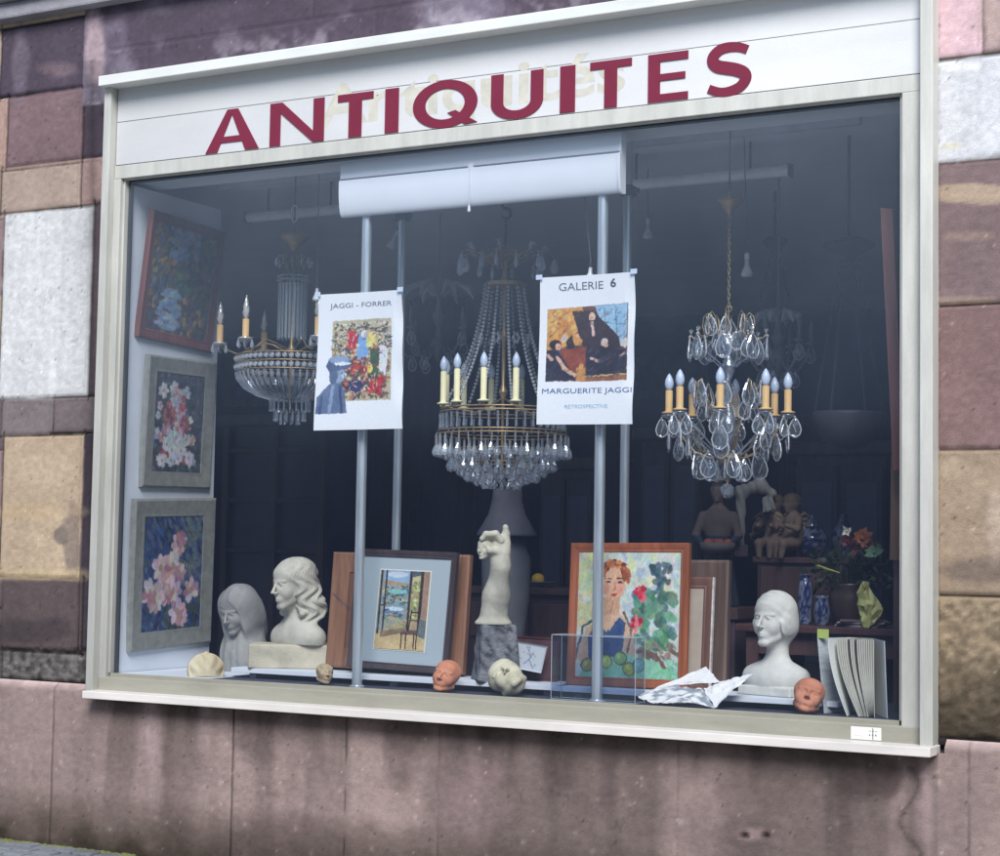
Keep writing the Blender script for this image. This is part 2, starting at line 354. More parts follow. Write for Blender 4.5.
def facade_panel(name, x0, x1, z0, z1, Y, plinth=False, h=.0105):
    nx = max(2, int((x1-x0)/h)); nz = max(2, int((z1-z0)/h)); xs = np.linspace(x0, x1, nx); zs = np.linspace(z0, z1, nz)
    X, Z = np.meshgrid(xs, zs); C = np.ones((nz, nx, 3))*np.array((122, 104, 112.)); D = np.zeros_like(X)
    px, py = projv(X, Y+0*X, Z)
    wob = (fbm(X*9, Z*9, 3)-.5)*.012
    def joint(d, wd=.006, dark=.45, dep=.010):
        m = np.clip(1-d/wd, 0, 1); C[:] = C*(1-m[..., None]*(1-dark)); D[:] = D+m*dep
    big = fbm(X*2.2, Z*2.2, 11, 5); med = fbm(X*7, Z*9, 12, 4); fin = fbm(X*40, Z*60, 13, 3)
    if not plinth:
        # general ashlar beyond the blocks of the picture
        row = np.floor(Z/.42); ci = np.floor((X+row*.37)/.7); hsh = vnoise(row*13.1+.5, ci*7.7+.5, 5)
        pal = np.array([(120, 98, 106), (160, 132, 120), (98, 80, 92), (178, 154, 132), (140, 110, 116)], float)
        C[:] = pal[(hsh*4.99).astype(int)]
        joint(np.minimum(np.abs(((Z/.42)-np.round(Z/.42))*.42), np.abs(((X+row*.37)/.7-np.round((X+row*.37)/.7))*.7)))
        jm = np.full(X.shape, 9.)
        for (a, b, c, d, col) in BL:
            i = (X >= a) & (X < b) & (Z >= c) & (Z < d)
            C[i] = col; D[i] = vnoise(np.array([a*5]), np.array([c*5]), 2)[0]*.006
            dd = np.minimum(np.minimum(np.abs(X-a), np.abs(X-b)), np.minimum(np.abs(Z-c), np.abs(Z-d)))
            o = (X > a-.02) & (X < b+.02) & (Z > c-.02) & (Z < d+.02); jm = np.where(o, np.minimum(jm, dd+wob*.5), jm)
        # the dark lintel above the window
        lt = (X > BL[1][0]) & (X < 1.65) & (Z > CAPZ0-.05) & (Z < CAPZ1+.62)
        C[lt] = (80, 68, 90); jm = np.where(lt, 9., jm)
        sm = lambda v, a, b: np.clip((v-a)/(b-a), 0, 1)
        lm = lt & (Z < CAPZ1+.62)
        f = (sm(big, .5, .62)*lm)[..., None]; C[:] = C*(1-f*.6)+np.array((132, 122, 150))*f*.6
        f = (sm(med, .58, .7)*sm(CAPZ1+.22-Z, 0, .2)*lm)[..., None]; C[:] = C*(1-f*.6)+np.array((168, 160, 178))*f*.6
        # pale run down the left of the dark blocks, curved joint, lens shaped tan patch, weathered yellow block
        def blob(x, y, rx, ry, col, a=1, soft=.5):
            d = np.hypot((px-x)/rx, (py-y)/ry)+(med-.5)*.9; f = (np.clip((1-d)/soft+.3, 0, 1)*a)[..., None]; C[:] = C*(1-f)+np.array(col, float)*f
        blob(94, 45, 11, 42, (176, 148, 160), .8); blob(20, 60, 9, 45, (120, 108, 130), .5); blob(60, 70, 22, 10, (150, 120, 128), .4)
        blob(975, 193, 46, 11, (172, 146, 122), .95, .25); blob(970, 236, 26, 5, (150, 122, 112), .7); blob(960, 300, 50, 5, (158, 132, 116), .8)
        blob(990, 20, 12, 30, (190, 160, 150), .6); blob(958, 66, 20, 5, (226, 232, 240), .6); blob(952, 146, 12, 4, (196, 190, 160), .7); blob(985, 570, 40, 14, (110, 92, 84), .7)
        blob(995, 520, 9, 40, (176, 156, 140), .6)
        blob(70, 540, 10, 36, (112, 98, 96), .6, .3); blob(61, 537, 7, 9, (122, 108, 100), .95, .2); blob(40, 470, 34, 18, (188, 164, 136), .6)
        blob(20, 512, 60, 9, (190, 160, 118), .6); blob(40, 575, 60, 7, (196, 168, 118), .5); blob(30, 630, 50, 14, (62, 52, 60), .8)
        blob(988, 480, 30, 10, (168, 142, 116), .6); blob(950, 470, 20, 14, (170, 148, 124), .5)
        # rough eroded block low on the right, and rubble ledge low on the left
        r = (px > 930) & (py > 600); rf = fbm(X*34, Z*44, 21, 4); D[:] = np.where(r, D-.018*(rf-.4), D)
        C[:] = np.where(r[..., None], C*(.62+.62*rf[..., None]), C)
        g = np.clip((py-650)/70, 0, 1)*(px > 930)*(.5+med); C[:] = C*(1-np.clip(g*.6, 0, .55))[..., None]
        r = (px < 110) & (py > 648) & (py < 684); D[:] = np.where(r, D+.02*(rf-.3), D); C[:] = np.where(r[..., None], C*(.35+1.2*rf[..., None]), C)
        white = (C.mean(-1) > 190); st = fbm(X*30, Z*1.6, 31, 3); C[:] = np.where(white[..., None], C*(.93+.1*st[..., None]), C)
        joint(jm, .0065, .30, .016)
        lip = np.clip(1-np.abs(jm-.016)/.010, 0, 1)*np.clip((fin-.45)*6, 0, 1); C[:] = C*(1-.16*lip)[..., None]
        # darker along the frame
        e = np.exp(-np.abs(px-92)/6)*(px < 110)*(py > 60); C[:] = C*(1-.3*e)[..., None]
    else:
        C[:] = (147, 123, 122)
        jx = [P(v, 770, Y).x for v in (52, 232, 345, 438, 677, 968)]+[-3.9, 3.4]
        sid = sum((X > j).astype(float) for j in jx); C[:] = C*(.93+.12*vnoise(sid*3.7+.5, sid*0+1.5, 8))[..., None]
        st = fbm(X*7+.7*fbm(X*3, Z*2, 40), Z*.55, 41, 4); st2 = fbm(X*2.6, Z*.5, 42, 3)
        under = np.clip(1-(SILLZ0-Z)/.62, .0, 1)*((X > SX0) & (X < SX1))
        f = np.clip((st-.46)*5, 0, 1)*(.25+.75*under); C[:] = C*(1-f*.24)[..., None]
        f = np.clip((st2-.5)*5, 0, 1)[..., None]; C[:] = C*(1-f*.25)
        f = np.exp(-(SILLZ0-Z)/.03)*((X > SX0) & (X < SX1)); C[:] = C*(1-np.clip(f*.35, 0, .35))[..., None]  # shade right under the sill, painted into the stone colour
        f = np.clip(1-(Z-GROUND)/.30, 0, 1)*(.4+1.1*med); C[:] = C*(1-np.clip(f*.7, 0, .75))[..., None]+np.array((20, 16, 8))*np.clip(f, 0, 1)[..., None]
        for (x, y, rx, ry, a) in ((262, 738, 30, 38, .45), (405, 745, 22, 45, .5), (558, 765, 16, 40, .42), (610, 760, 12, 60, .5), (700, 745, 26, 34, .3), (868, 786, 44, 16, .65), (893, 780, 13, 26, .6), (300, 850, 120, 40, .35), (740, 850, 60, 60, .25)):
            d = np.hypot((px-x)/rx, (py-y)/ry)+(med-.5)*1.1; f = (np.clip((1-d)/.7+.2, 0, 1)*a*.75)[..., None]; C[:] = C*(1-f)+np.array((58, 44, 48))*f
        for (x, y, rx, ry, c) in ((205, 690, 10, 60, (186, 160, 172)), (152, 730, 9, 80, (176, 148, 160)), (925, 800, 12, 60, (170, 138, 148)), (470, 790, 40, 50, (162, 128, 136)), (753, 834, 17, 7, (176, 140, 140))):
            d = np.hypot((px-x)/rx, (py-y)/ry)+(med-.5)*1.1; f = (np.clip((1-d)/.9+.2, 0, 1)*.5)[..., None]; C[:] = C*(1-f)+np.array(c)*f
        for hx, hy, hr in ((744, 836, 5), (765, 836, 5)):
            d = np.hypot(px-hx, (py-hy)*1.6)/hr; m = np.clip(1.2-d, 0, 1); D[:] = D+m*.02; C[:] = C*(1-.6*m)[..., None]
        for j in jx: joint(np.abs(X-j+wob*.4), .0055 if j != jx[2] else .003, .45, .008)
        ed = np.abs(px-(908+8*np.sin(py*.09)+14*(med-.5))); m = np.exp(-ed/3.5)*(py > 765)*(px > 850); C[:] = C*(1-.3*m)[..., None]
        rs = np.random.RandomState(3)
        for k in range(60):
            sx, sz = rs.uniform(-2.8, 2.6), rs.uniform(.1, .9); m = np.exp(-np.hypot(X-sx, Z-sz)/.006); C[:] = C+m[..., None]*50
    wh = np.where(C.mean(-1) > 180, .35, 1.)[..., None]; C[:] = C*(1+(fin-.5)[..., None]*.18)*(1+(med-.5)[..., None]*.12*wh)*(1+(big-.5)[..., None]*.14*wh)
    rs_ = np.random.RandomState(len(name)+int(x0*10)+50); sp = rs_.rand(*X.shape); C[:] = np.where((sp < .0025)[..., None], C*.72, C); C[:] = np.where((sp > .9988)[..., None], C*1.0+30, C); C[:] = C*(1+(rs_.rand(*X.shape)-.5)[..., None]*.05)
    crk = np.abs(fbm(X*2.1+3, Z*2.7, 77, 5)-.5); C[:] = C*(1-.14*np.clip(1-crk/.0045, 0, 1)*(big > .5))[..., None]
    D += (med-.5)*.006+(fin-.5)*.003+(rs_.rand(*X.shape)-.5)*.0012
    Yv = Y+D
    if plinth and name == 'plinth':                # chamfered top edge
        t = np.clip((Z-(z1-.03))/.03, 0, 1); Yv = Yv+t*.035; C[:] = C*(1-t[..., None]*.0)+np.array((40, 34, 38))*t[..., None]
    V = np.stack([X.ravel(), Yv.ravel(), Z.ravel()], 1); I = np.arange(nx*nz).reshape(nz, nx)
    F = np.stack([I[:-1, :-1].ravel(), I[:-1, 1:].ravel(), I[1:, 1:].ravel(), I[1:, :-1].ravel()], 1)
    me = np_mesh(name, V, F); G_ = C.mean(-1, keepdims=True); C = (C*.66+G_*.34)*np.array((1.015, 1., .975)); set_col(me, lin(np.clip(C+3, 0, 255)).reshape(-1, 3)*1.04)
    return link(name, me, facade, m_stone, smooth=True)
GROUND = P(60, 846, -.06).z
facade_panel('wall', -5, OX0+.03, PLZ-.02, 5.2, 0)
facade_panel('wall', OX1-.03, 4.6, PLZ-.02, 5.2, 0)
facade_panel('lintel', OX0+.03, OX1-.03, CAPZ0-.03, 5.2, 0)
facade_panel('plinth', -5, SX0-.002, GROUND-.02, PLZ, -.05, True)
facade_panel('plinth', SX1+.03, 4.6, GROUND-.02, PLZ+.004, -.05, True)
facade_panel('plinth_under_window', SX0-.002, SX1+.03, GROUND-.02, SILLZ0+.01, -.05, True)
m_plain = mat('plain_stone', L(128, 112, 116), rough=.9, bump=.4, bscale=30, vscale=3, var=.3)
# string course high on the left, plinth ledge returns, thickness behind the facing
zc = P(0, 20, -.06).z
b = MB(); b.box((-5, -.07, zc), (4.6, .02, zc+.09), .012); b.box((-5, -.11, zc+.09), (4.6, .02, zc+.14), .012)
b.build('string_course', mat('grey_moulding', L(150, 148, 156), rough=.85, bump=.3, var=.3, vscale=5), facade)
b = MB(); b.box((-5, .03, GROUND), (OX0+.05, .3, 5.2)); b.box((OX1-.05, .03, GROUND), (4.6, .3, 5.2)); b.box((OX0+.05, .03, CAPZ1-.1), (OX1-.05, .3, 5.2))
b.box((OX0+.05, -.02, GROUND), (OX1-.05, .3, GZ0-.12)); b.build('wall_core', m_plain, facade)

# ---------------------------------------------------------------- pavement of small grey setts
b = MB(); rs = random.Random(4)
bs = MB(); bs.add([(-40, -60, GROUND-.03), (40, -60, GROUND-.03), (40, .3, GROUND-.03), (-40, .3, GROUND-.03)], [(0, 1, 2, 3)])
base = bs.build('street_ground', mat('road_dirt', L(150, 150, 148), rough=.95, bump=.4, bscale=20, vscale=2, var=.4)); tag(base, kind='structure')
yy = -.08
for r in range(9):
    x = -4.4+rs.uniform(0, .1)
    while x < -1.2:
        wd = rs.uniform(.10, .16); b.box((x, yy-.098, GROUND-.05), (x+wd-.014, yy, GROUND+rs.uniform(-.006, .006)), .012); x += wd
    yy -= .112
cob = b.build('cobbled_pavement', mat('setts', L(112, 116, 122), rough=.8, bump=.5, bscale=60, vscale=4, var=.4)); tag(cob, kind='structure')
moss = MB()
for i in range(420):
    x = rs.uniform(-3.4, -1.8); y = -.055-abs(rs.gauss(0, .022)); moss.ico((x, y, GROUND-.005), rs.uniform(.006, .02), 1, (1, 1, .5))
tag(moss.build('moss', mat('moss', L(104, 112, 58), rough=1, var=.5, vscale=30), smooth=True), 'low green moss growing along the foot of the plinth', 'moss', kind='stuff')

# ---------------------------------------------------------------- the shop window
m_frame = mat('white_frame_paint', L(194, 194, 188), rough=.4, var=.15, vscale=5, bump=.08, bscale=60, fine=.04, grads=((2, .9, 3.2, .72, 1.08), (0, -2.2, 2.2, .9, 1.08)), aniso=(3, 3, .5))  # paint colour brightens upward and rightward, imitating sky light on the frame
m_beige = mat('beige_frame_paint', L(150, 148, 136), rough=.45, var=.16, vscale=4, aniso=(.6, 1, 3), fine=.06)
m_lip = mat('sill_metal', L(216, 210, 206), rough=.35, var=.14, vscale=4, aniso=(.6, 1, 3))
m_rub = mat('dark_seal', L(40, 38, 44), rough=.6)
win = empty('shop_window', (0, 0, 0), 'wide display window in a cream painted frame under a lettered fascia board', 'shop window')
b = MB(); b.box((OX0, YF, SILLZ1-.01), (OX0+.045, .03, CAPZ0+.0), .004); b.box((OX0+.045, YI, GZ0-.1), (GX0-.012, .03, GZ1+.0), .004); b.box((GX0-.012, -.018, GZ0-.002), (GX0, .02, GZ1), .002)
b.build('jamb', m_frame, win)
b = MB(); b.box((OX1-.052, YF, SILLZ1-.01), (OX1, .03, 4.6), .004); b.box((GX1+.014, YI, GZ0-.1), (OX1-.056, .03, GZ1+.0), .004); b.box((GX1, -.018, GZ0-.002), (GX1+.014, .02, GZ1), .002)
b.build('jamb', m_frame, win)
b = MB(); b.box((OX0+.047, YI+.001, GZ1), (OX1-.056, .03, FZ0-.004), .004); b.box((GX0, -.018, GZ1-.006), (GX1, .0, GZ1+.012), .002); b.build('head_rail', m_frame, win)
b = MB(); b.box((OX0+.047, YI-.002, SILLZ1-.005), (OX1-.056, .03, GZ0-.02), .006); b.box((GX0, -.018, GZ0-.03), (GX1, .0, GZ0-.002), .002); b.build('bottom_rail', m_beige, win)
b = MB(); b.box((SX0, -.15, SILLZ0), (SX1, .0, SILLZ1), .004); b.build('sill', m_lip, win)
b = MB(); b.box((OX0-.004, -.13, CAPZ0), (OX1+.02, .03, CAPZ1), .004); b.build('top_cap', mat('cap_paint', L(224, 226, 222), rough=.4, var=.10, vscale=5, aniso=(.5, 1, 2)), win)
fb = MB(); zm = P(119, 122, YI).z
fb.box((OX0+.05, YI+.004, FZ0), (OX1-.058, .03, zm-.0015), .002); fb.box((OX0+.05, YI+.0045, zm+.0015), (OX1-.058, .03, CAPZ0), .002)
sign = fb.build('fascia_board', mat('fascia_paint', L(214, 215, 217), rough=.5, var=.08, vscale=1.6, aniso=(.6, 1, 2.2), bump=.04, bscale=70, grads=((0, -2.2, 1.4, .84, 1.1),), fine=.03), win)  # brightening to the right is light falloff painted into the board colour
# letters
m_red = mat('dark_red_letters', L(122, 34, 60), rough=.45, var=.08, vscale=6)
def letter(ch, px0, px1, xb):
    ym = 164.7-.1164*((px0+px1)/2-118.6)
    a = P(px0, ym-25, YI).x; c = P(px1, ym-25, YI).x; H = P(232, 110, YI).z-P(232, 152, YI).z; W = c-a; t = P(px0+11.7, ym, YI).x-a; TH = .165
    me = MB(); k = [0]
    def poly(pts):
        y = YI+.0035-.0004*k[0]; k[0] += 1; n = len(pts); th = .004
        v = [(a+x*W, y-th, FZ0+.004+z*H) for x, z in pts]; v2 = [(x, y+.004, z) for x, _, z in v]
        me.add(v+v2, [tuple(range(n))]+[(i, i+n, (i+1) % n+n, (i+1) % n) for i in range(n)])
    tw = t/W; th_ = TH
    if ch == 'I': poly([(0, 0), (1, 0), (1, 1), (0, 1)])
    if ch == 'T': poly([(0, 1-th_), (1, 1-th_), (1, 1), (0, 1)]); poly([(.5-tw*.52, 0), (.5+tw*.52, 0), (.5+tw*.52, 1-th_*.9), (.5-tw*.52, 1-th_*.9)])
    if ch == 'E':
        poly([(0, 0), (tw, 0), (tw, 1), (0, 1)])
        for z0, z1, x in ((0, th_*.95, 1), (.5-th_*.4, .5+th_*.45, .93), (1-th_, 1, 1)): poly([(tw*.9, z0), (x, z0), (x, z1), (tw*.9, z1)])
    if ch == 'N': poly([(0, 0), (tw*.85, 0), (tw*.85, 1), (0, 1)]); poly([(1-tw*.85, 0), (1, 0), (1, 1), (1-tw*.85, 1)]); poly([(0, 1), (1-tw*.85, 0), (1, 0), (tw*.98, 1)])
    if ch == 'A': poly([(0, 0), (tw*.95, 0), (.5+tw*.12, 1), (.5-tw*.42, 1)]); poly([(1-tw*1.05, 0), (1, 0), (.5+tw*.42, 1), (.5-tw*.2, 1)]); poly([(.2, .22), (.82, .22), (.75, .22+th_*.85), (.27, .22+th_*.85)])
    def ring(c0, rx, rz, a0, a1, wx, wz, n=36):
        o = []; ii = []
        for j in range(n+1):
            an = math.radians(a0+(a1-a0)*j/n); o.append((c0[0]+rx*math.cos(an), c0[1]+rz*math.sin(an))); ii.append((c0[0]+(rx-wx)*math.cos(an), c0[1]+(rz-wz)*math.sin(an)))
        for j in range(n): poly([o[j], o[j+1], ii[j+1], ii[j]]); k[0] -= 1
        k[0] += 1
    if ch == 'Q': ring((.48, .5), .48, .53, 0, 360, tw*1.0, th_*1.15, 48); poly([(.52, .30), (.64, .34), (.96, .03), (.78, .0)])
    if ch == 'U':
        poly([(0, .36), (tw, .36), (tw, 1), (0, 1)]); poly([(1-tw, .36), (1, .36), (1, 1), (1-tw, 1)]); ring((.5, .37), .5, .385, 180, 360, tw, th_*1.15)
    if ch == 'S':
        cl = [(.90, .86), (.72, .93), (.50, .955), (.30, .92), (.16, .80), (.155, .68), (.26, .585), (.46, .53), (.66, .475), (.83, .385), (.86, .26), (.74, .12), (.52, .05), (.30, .055), (.06, .15)]
        P2 = []
        for i in range(len(cl)-1):
            for q in range(4):
                p0 = cl[max(i-1, 0)]; p1 = cl[i]; p2 = cl[i+1]; p3 = cl[min(i+2, len(cl)-1)]; u = q/4
                P2.append(tuple(.5*((2*p1[d])+(-p0[d]+p2[d])*u+(2*p0[d]-5*p1[d]+4*p2[d]-p3[d])*u*u+(-p0[d]+3*p1[d]-3*p2[d]+p3[d])*u**3) for d in (0, 1)))
        P2.append(cl[-1]); o = []; ii = []
        for j, p in enumerate(P2):
            q0 = P2[max(j-1, 0)]; q1 = P2[min(j+1, len(P2)-1)]; dx, dz = (q1[0]-q0[0])*W, (q1[1]-q0[1])*H; l = math.hypot(dx, dz); nx_, nz_ = -dz/l, dx/l
            s_ = j/(len(P2)-1); hw = t*(.34+.17*math.sin(PI*s_)**1.5); o.append((p[0]+nx_*hw/W, p[1]+nz_*hw/H)); ii.append((p[0]-nx_*hw/W, p[1]-nz_*hw/H))
        for j in range(len(P2)-1): poly([o[j], o[j+1], ii[j+1], ii[j]]); k[0] -= 1
        k[0] += 1
    me.build('letter', m_red, sign)
for ch, a, c in (('A', 206, 259), ('N', 270, 324), ('T', 337.5, 373), ('I', 385, 398.5), ('Q', 413, 480), ('U', 491, 543), ('I', 560, 575), ('T', 590, 631.5), ('E', 648, 688), ('S', 706, 752)):
    letter(ch, a, c, 0)
# ghost of an older painted word
gh = mat('faded_lettering', L(205, 202, 190), rough=.6, var=.2, vscale=9)
ga, gb = P(318, 105, YI), P(625, 80, YI)
text_mesh('faded_lettering', 'Antiquités', gb.x-ga.x, .27, gh, sign, ((ga.x+gb.x)/2, YI+.0037, (ga.z+gb.z)/2-.01), bold=.02)
# glass pane
gm = bpy.data.materials.new('window_glass'); gm.use_nodes = True; nt = gm.node_tree; N = nt.nodes; N.remove(N['Principled BSDF'])
t = N.new('ShaderNodeBsdfTransparent'); t.inputs[0].default_value = (.95, .97, .99, 1); g = N.new('ShaderNodeBsdfGlossy'); g.inputs['Roughness'].default_value = .09; g.inputs[0].default_value = (.72, .84, 1, 1)
lw = N.new('ShaderNodeLayerWeight'); pw = N.new('ShaderNodeMath'); pw.operation = 'POWER'; pw.inputs[1].default_value = 4.5; nt.links.new(lw.outputs['Facing'], pw.inputs[0])
lw.inputs[0].default_value = .5; fr = N.new('ShaderNodeMapRange'); fr.inputs[3].default_value = .125; fr.inputs[4].default_value = 1; nt.links.new(pw.outputs[0], fr.inputs[0]); mx = N.new('ShaderNodeMixShader')
tcg = N.new('ShaderNodeTexCoord'); mpg = N.new('ShaderNodeMapping'); mpg.inputs['Scale'].default_value = (.9, 1, .55); mpg.inputs['Rotation'].default_value = (0, .5, 0); nt.links.new(tcg.outputs['Object'], mpg.inputs[0])
ng = N.new('ShaderNodeTexNoise'); ng.inputs['Scale'].default_value = 1.6; ng.inputs['Detail'].default_value = 7; ng.inputs['Roughness'].default_value = .6; nt.links.new(mpg.outputs[0], ng.inputs['Vector'])
sg = N.new('ShaderNodeSeparateXYZ'); nt.links.new(tcg.outputs['Object'], sg.inputs[0]); hz = N.new('ShaderNodeMapRange'); hz.interpolation_type = 'SMOOTHSTEP'; hz.inputs[1].default_value = 1.5; hz.inputs[2].default_value = 3.6; hz.inputs[3].default_value = .010; hz.inputs[4].default_value = .048; nt.links.new(sg.outputs[2], hz.inputs[0])  # reflected-sky haze mixed into the glass, stronger towards the top
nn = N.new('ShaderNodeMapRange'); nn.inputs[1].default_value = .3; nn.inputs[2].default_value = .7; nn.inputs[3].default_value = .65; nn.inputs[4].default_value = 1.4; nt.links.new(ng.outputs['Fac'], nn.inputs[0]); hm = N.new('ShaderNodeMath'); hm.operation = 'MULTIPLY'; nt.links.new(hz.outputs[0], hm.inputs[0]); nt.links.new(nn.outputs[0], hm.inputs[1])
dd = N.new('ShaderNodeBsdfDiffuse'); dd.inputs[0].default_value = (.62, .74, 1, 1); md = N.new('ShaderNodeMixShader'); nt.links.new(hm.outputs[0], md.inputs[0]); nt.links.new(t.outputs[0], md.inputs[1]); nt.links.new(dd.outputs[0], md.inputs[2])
nt.links.new(fr.outputs[0], mx.inputs[0]); nt.links.new(md.outputs[0], mx.inputs[1]); nt.links.new(g.outputs[0], mx.inputs[2]); nt.links.new(mx.outputs[0], N['Material Output'].inputs[0])
b = MB(); b.add([(GX0-.01, .008, GZ0-.01), (GX1+.01, .008, GZ0-.01), (GX1+.01, .008, GZ1+.005), (GX0-.01, .008, GZ1+.005)], [(0, 1, 2, 3)]); b.build('glass_pane', gm, win)
b = MB(); b.box((GX0, .012, GZ0), (GX0+.012, .035, GZ1)); b.box((GX0+.012, .012, GZ1-.015), (GX1-.008, .035, GZ1)); b.box((GX1-.008, .012, GZ0), (GX1, .035, GZ1)); b.build('seal', m_rub, win)
# small printed sticker low on the frame
sp = P(866, 733.5, YI-.003); mw = mpp(sp)/math.cos(YAW)
st = Pic(.125, .05, (240, 240, 236), 50)
for i, x in enumerate((.62, .72, .82)): st.line([(x-.03, .32), (x+.04, .3)], .012, (70, 80, 90), .8); st.ell(x, .62, .03, .09, (90, 100, 110), a=.8)
st.line([(.72, .1), (.72, .95)], .02, (90, 100, 90), .8); st.line([(.12, .75), (.42, .75)], .01, (180, 180, 180))
o = st.sheet('sticker', paint_mat('print_paper'), win); o.location = sp+Vector((0, .0005, 0))

# ---------------------------------------------------------------- the room behind
RX0, RX1, RY1, RZ1 = -8.5, 3.2, 7.0, 3.62
m_ceil = mat('ceiling_plaster', L(226, 230, 238), rough=.9, var=.08, vscale=1.2)
m_dark = mat('dark_wallpaper', L(66, 66, 92), rough=.85, var=.3, vscale=2)
def wallbox(name, a, c, m, kind='structure'):
    o = MB().box(a, c).build(name, m); tag(o, kind=kind); return o
wallbox('ceiling', (RX0, .3, RZ1), (RX1, RY1, RZ1+.1), m_ceil)
wallbox('window_soffit', (GX0-.1, .036, GZ1+.004), (GX1+.1, .3, GZ1+.1), m_ceil)
wallbox('room_floor', (RX0, .9, -.05), (RX1, RY1, .0), mat('dark_floor', L(70, 60, 62), rough=.6))
wallbox('back_wall', (RX0, RY1, -.05), (RX1, RY1+.1, RZ1+.1), m_dark)
wallbox('side_wall', (RX0-.1, .3, -.05), (RX0, RY1, RZ1+.1), m_dark)
wallbox('side_wall', (RX1, .3, -.05), (RX1+.1, RY1, RZ1+.1), m_dark)
FLZ = GZ0-.012
m_white = mat('white_board_paint', L(216, 222, 232), rough=.6, var=.08, vscale=3)
o = MB().box((GX0-.02, .036, FLZ-.08), (GX1+.02, .95, FLZ), .003).build('display_platform', mat('dark_felt', L(52, 54, 76), rough=.95, var=.2)); tag(o, 'dark felt covered platform filling the bottom of the display window', 'platform')
o = MB().box((GX0-.05, .036, FLZ), (GX0-.008, .80, RZ1-.14), .003).build('side_panel', m_white); tag(o, 'white side panel of the display on which the three flower and tree paintings hang', 'panel')

# ---------------------------------------------------------------- unseen building front added across the street to tone the glass reflection
hb = empty('backdrop', (2, -17, GROUND), 'unseen plain building front added across the street to tone its reflection in the glass', 'backdrop')
m_op = mat('low_reflection_tone', L(112, 116, 146), rough=.95, var=.2, vscale=.6); m_op2 = mat('mid_reflection_tone', L(176, 184, 206), rough=.95, var=.12, vscale=.6); m_op3 = mat('high_reflection_tone', L(234, 238, 246), rough=.95, var=.08, vscale=.6); m_opw = mat('far_window', L(96, 102, 126), rough=.6)  # wall tones get paler upward so the glass reflection brightens with height
MB().box((-32, -6, 0), (30, 0, 3.4)).build('added_low_wall', m_op, hb); MB().box((-32, -6, 3.405), (30, .15, 4.9)).build('added_middle_wall', m_op2, hb); MB().box((-32, -6, 4.905), (30, .02, 9.5)).build('added_upper_wall', m_op3, hb)
# ---------------------------------------------------------------- heads, busts, masks, the stone arm
def face_sdf(p, hairline=False, ears=True, eyes='open', long=1.0):
    """unit head: chin z=0, crown z=1, face towards -Y; mirrored in x"""
    x = np.abs(p[0]); q = [x, p[1], p[2]]
    d = ell(q, (0, .07, .64), (.325, .405, .365))
    d = smin(d, ell(q, (0, -.06, .42), (.25, .30, .40)), .07)
    d = smin(d, ell(q, (.13, -.20, .40), (.12, .13, .16)), .07)
    d = smin(d, cap(q, (.205, .03, .27), (.05, -.27, .085), .07, .06), .07)
    d = smin(d, ell(q, (0, -.285, .085), (.085, .065, .065)), .06)
    d = smin(d, ell(q, (0, -.27, .235), (.12, .105, .10)), .05)
    d = smin(d, ell(q, (0, -.20, .74), (.22, .14, .16)), .08)
    d = smax(d, -ell(q, (.128, -.40, .520), (.082, .085, .056)), .045)
    d = smin(d, cap(q, (.055, -.340, .598), (.205, -.272, .602), .020, .016), .05)
    d = smin(d, cap(q, (0, -.335, .61), (0, -.448, .405), .024, .033), .035)
    d = smin(d, ell(q, (0, -.458, .390), (.038, .042, .032)), .02)
    d = smin(d, ell(q, (.043, -.405, .375), (.025, .040, .024)), .02)
    d = smin(d, ell(q, (.122, -.272, .512), (.062, .052, .046)), .012)                                  # eyeball
    d = smin(d, cap(q, (.068, -.312, .532), (.125, -.335, .550), .012), .014); d = smin(d, cap(q, (.125, -.335, .550), (.185, -.290, .526), .012, .010), .014)
    d = smin(d, cap(q, (.075, -.312, .495), (.175, -.292, .495), .010), .014)
    if eyes == 'closed': d = smin(d, ell(q, (.124, -.285, .516), (.058, .052, .038)), .015)
    d = smin(d, cap(q, (0, -.374, .262), (.050, -.354, .253), .020, .011), .018)
    d = smin(d, cap(q, (0, -.366, .212), (.038, -.352, .216), .023, .014), .018)
    d = smax(d, -cap(q, (0, -.398, .237), (.070, -.352, .237), .007, .004), .012)
    if ears:
        e = ell(q, (.318, .04, .475), (.030, .062, .095)); e = smax(e, -ell(q, (.345, .03, .49), (.022, .032, .055)), .02); d = smin(d, e, .02)
    return d
def stone_col(base, dark, sc=14, seed=1, amt=.6):
    def f(V):
        n = fbm(V[:, 0]*sc*.4+V[:, 2]*sc*.23, V[:, 2]*sc*.4-V[:, 1]*sc*.4, seed, 4); t = np.clip((n-.35)*2.6, 0, 1)[:, None]*amt
        return (lin(np.array(base, float))*(1-t)+lin(np.array(dark, float))*t)*.85
    return f
def sculptmat(name, rough=.8, bump=.12, bscale=120, spec=.3): return mat(name, (1, 1, 1, 1), rough=rough, attr='Col', var=.10, vscale=30, bump=bump, bscale=bscale, spec=spec)
m_plaster = sculptmat('plaster'); m_limestone = sculptmat('limestone', .9, .35, 160); m_terra = sculptmat('terracotta', .75, .2, 200)
def place(px, py, Y): p = P(px, py, Y); return p
SHZ = FLZ+.052                                     # top of the white shelf boards

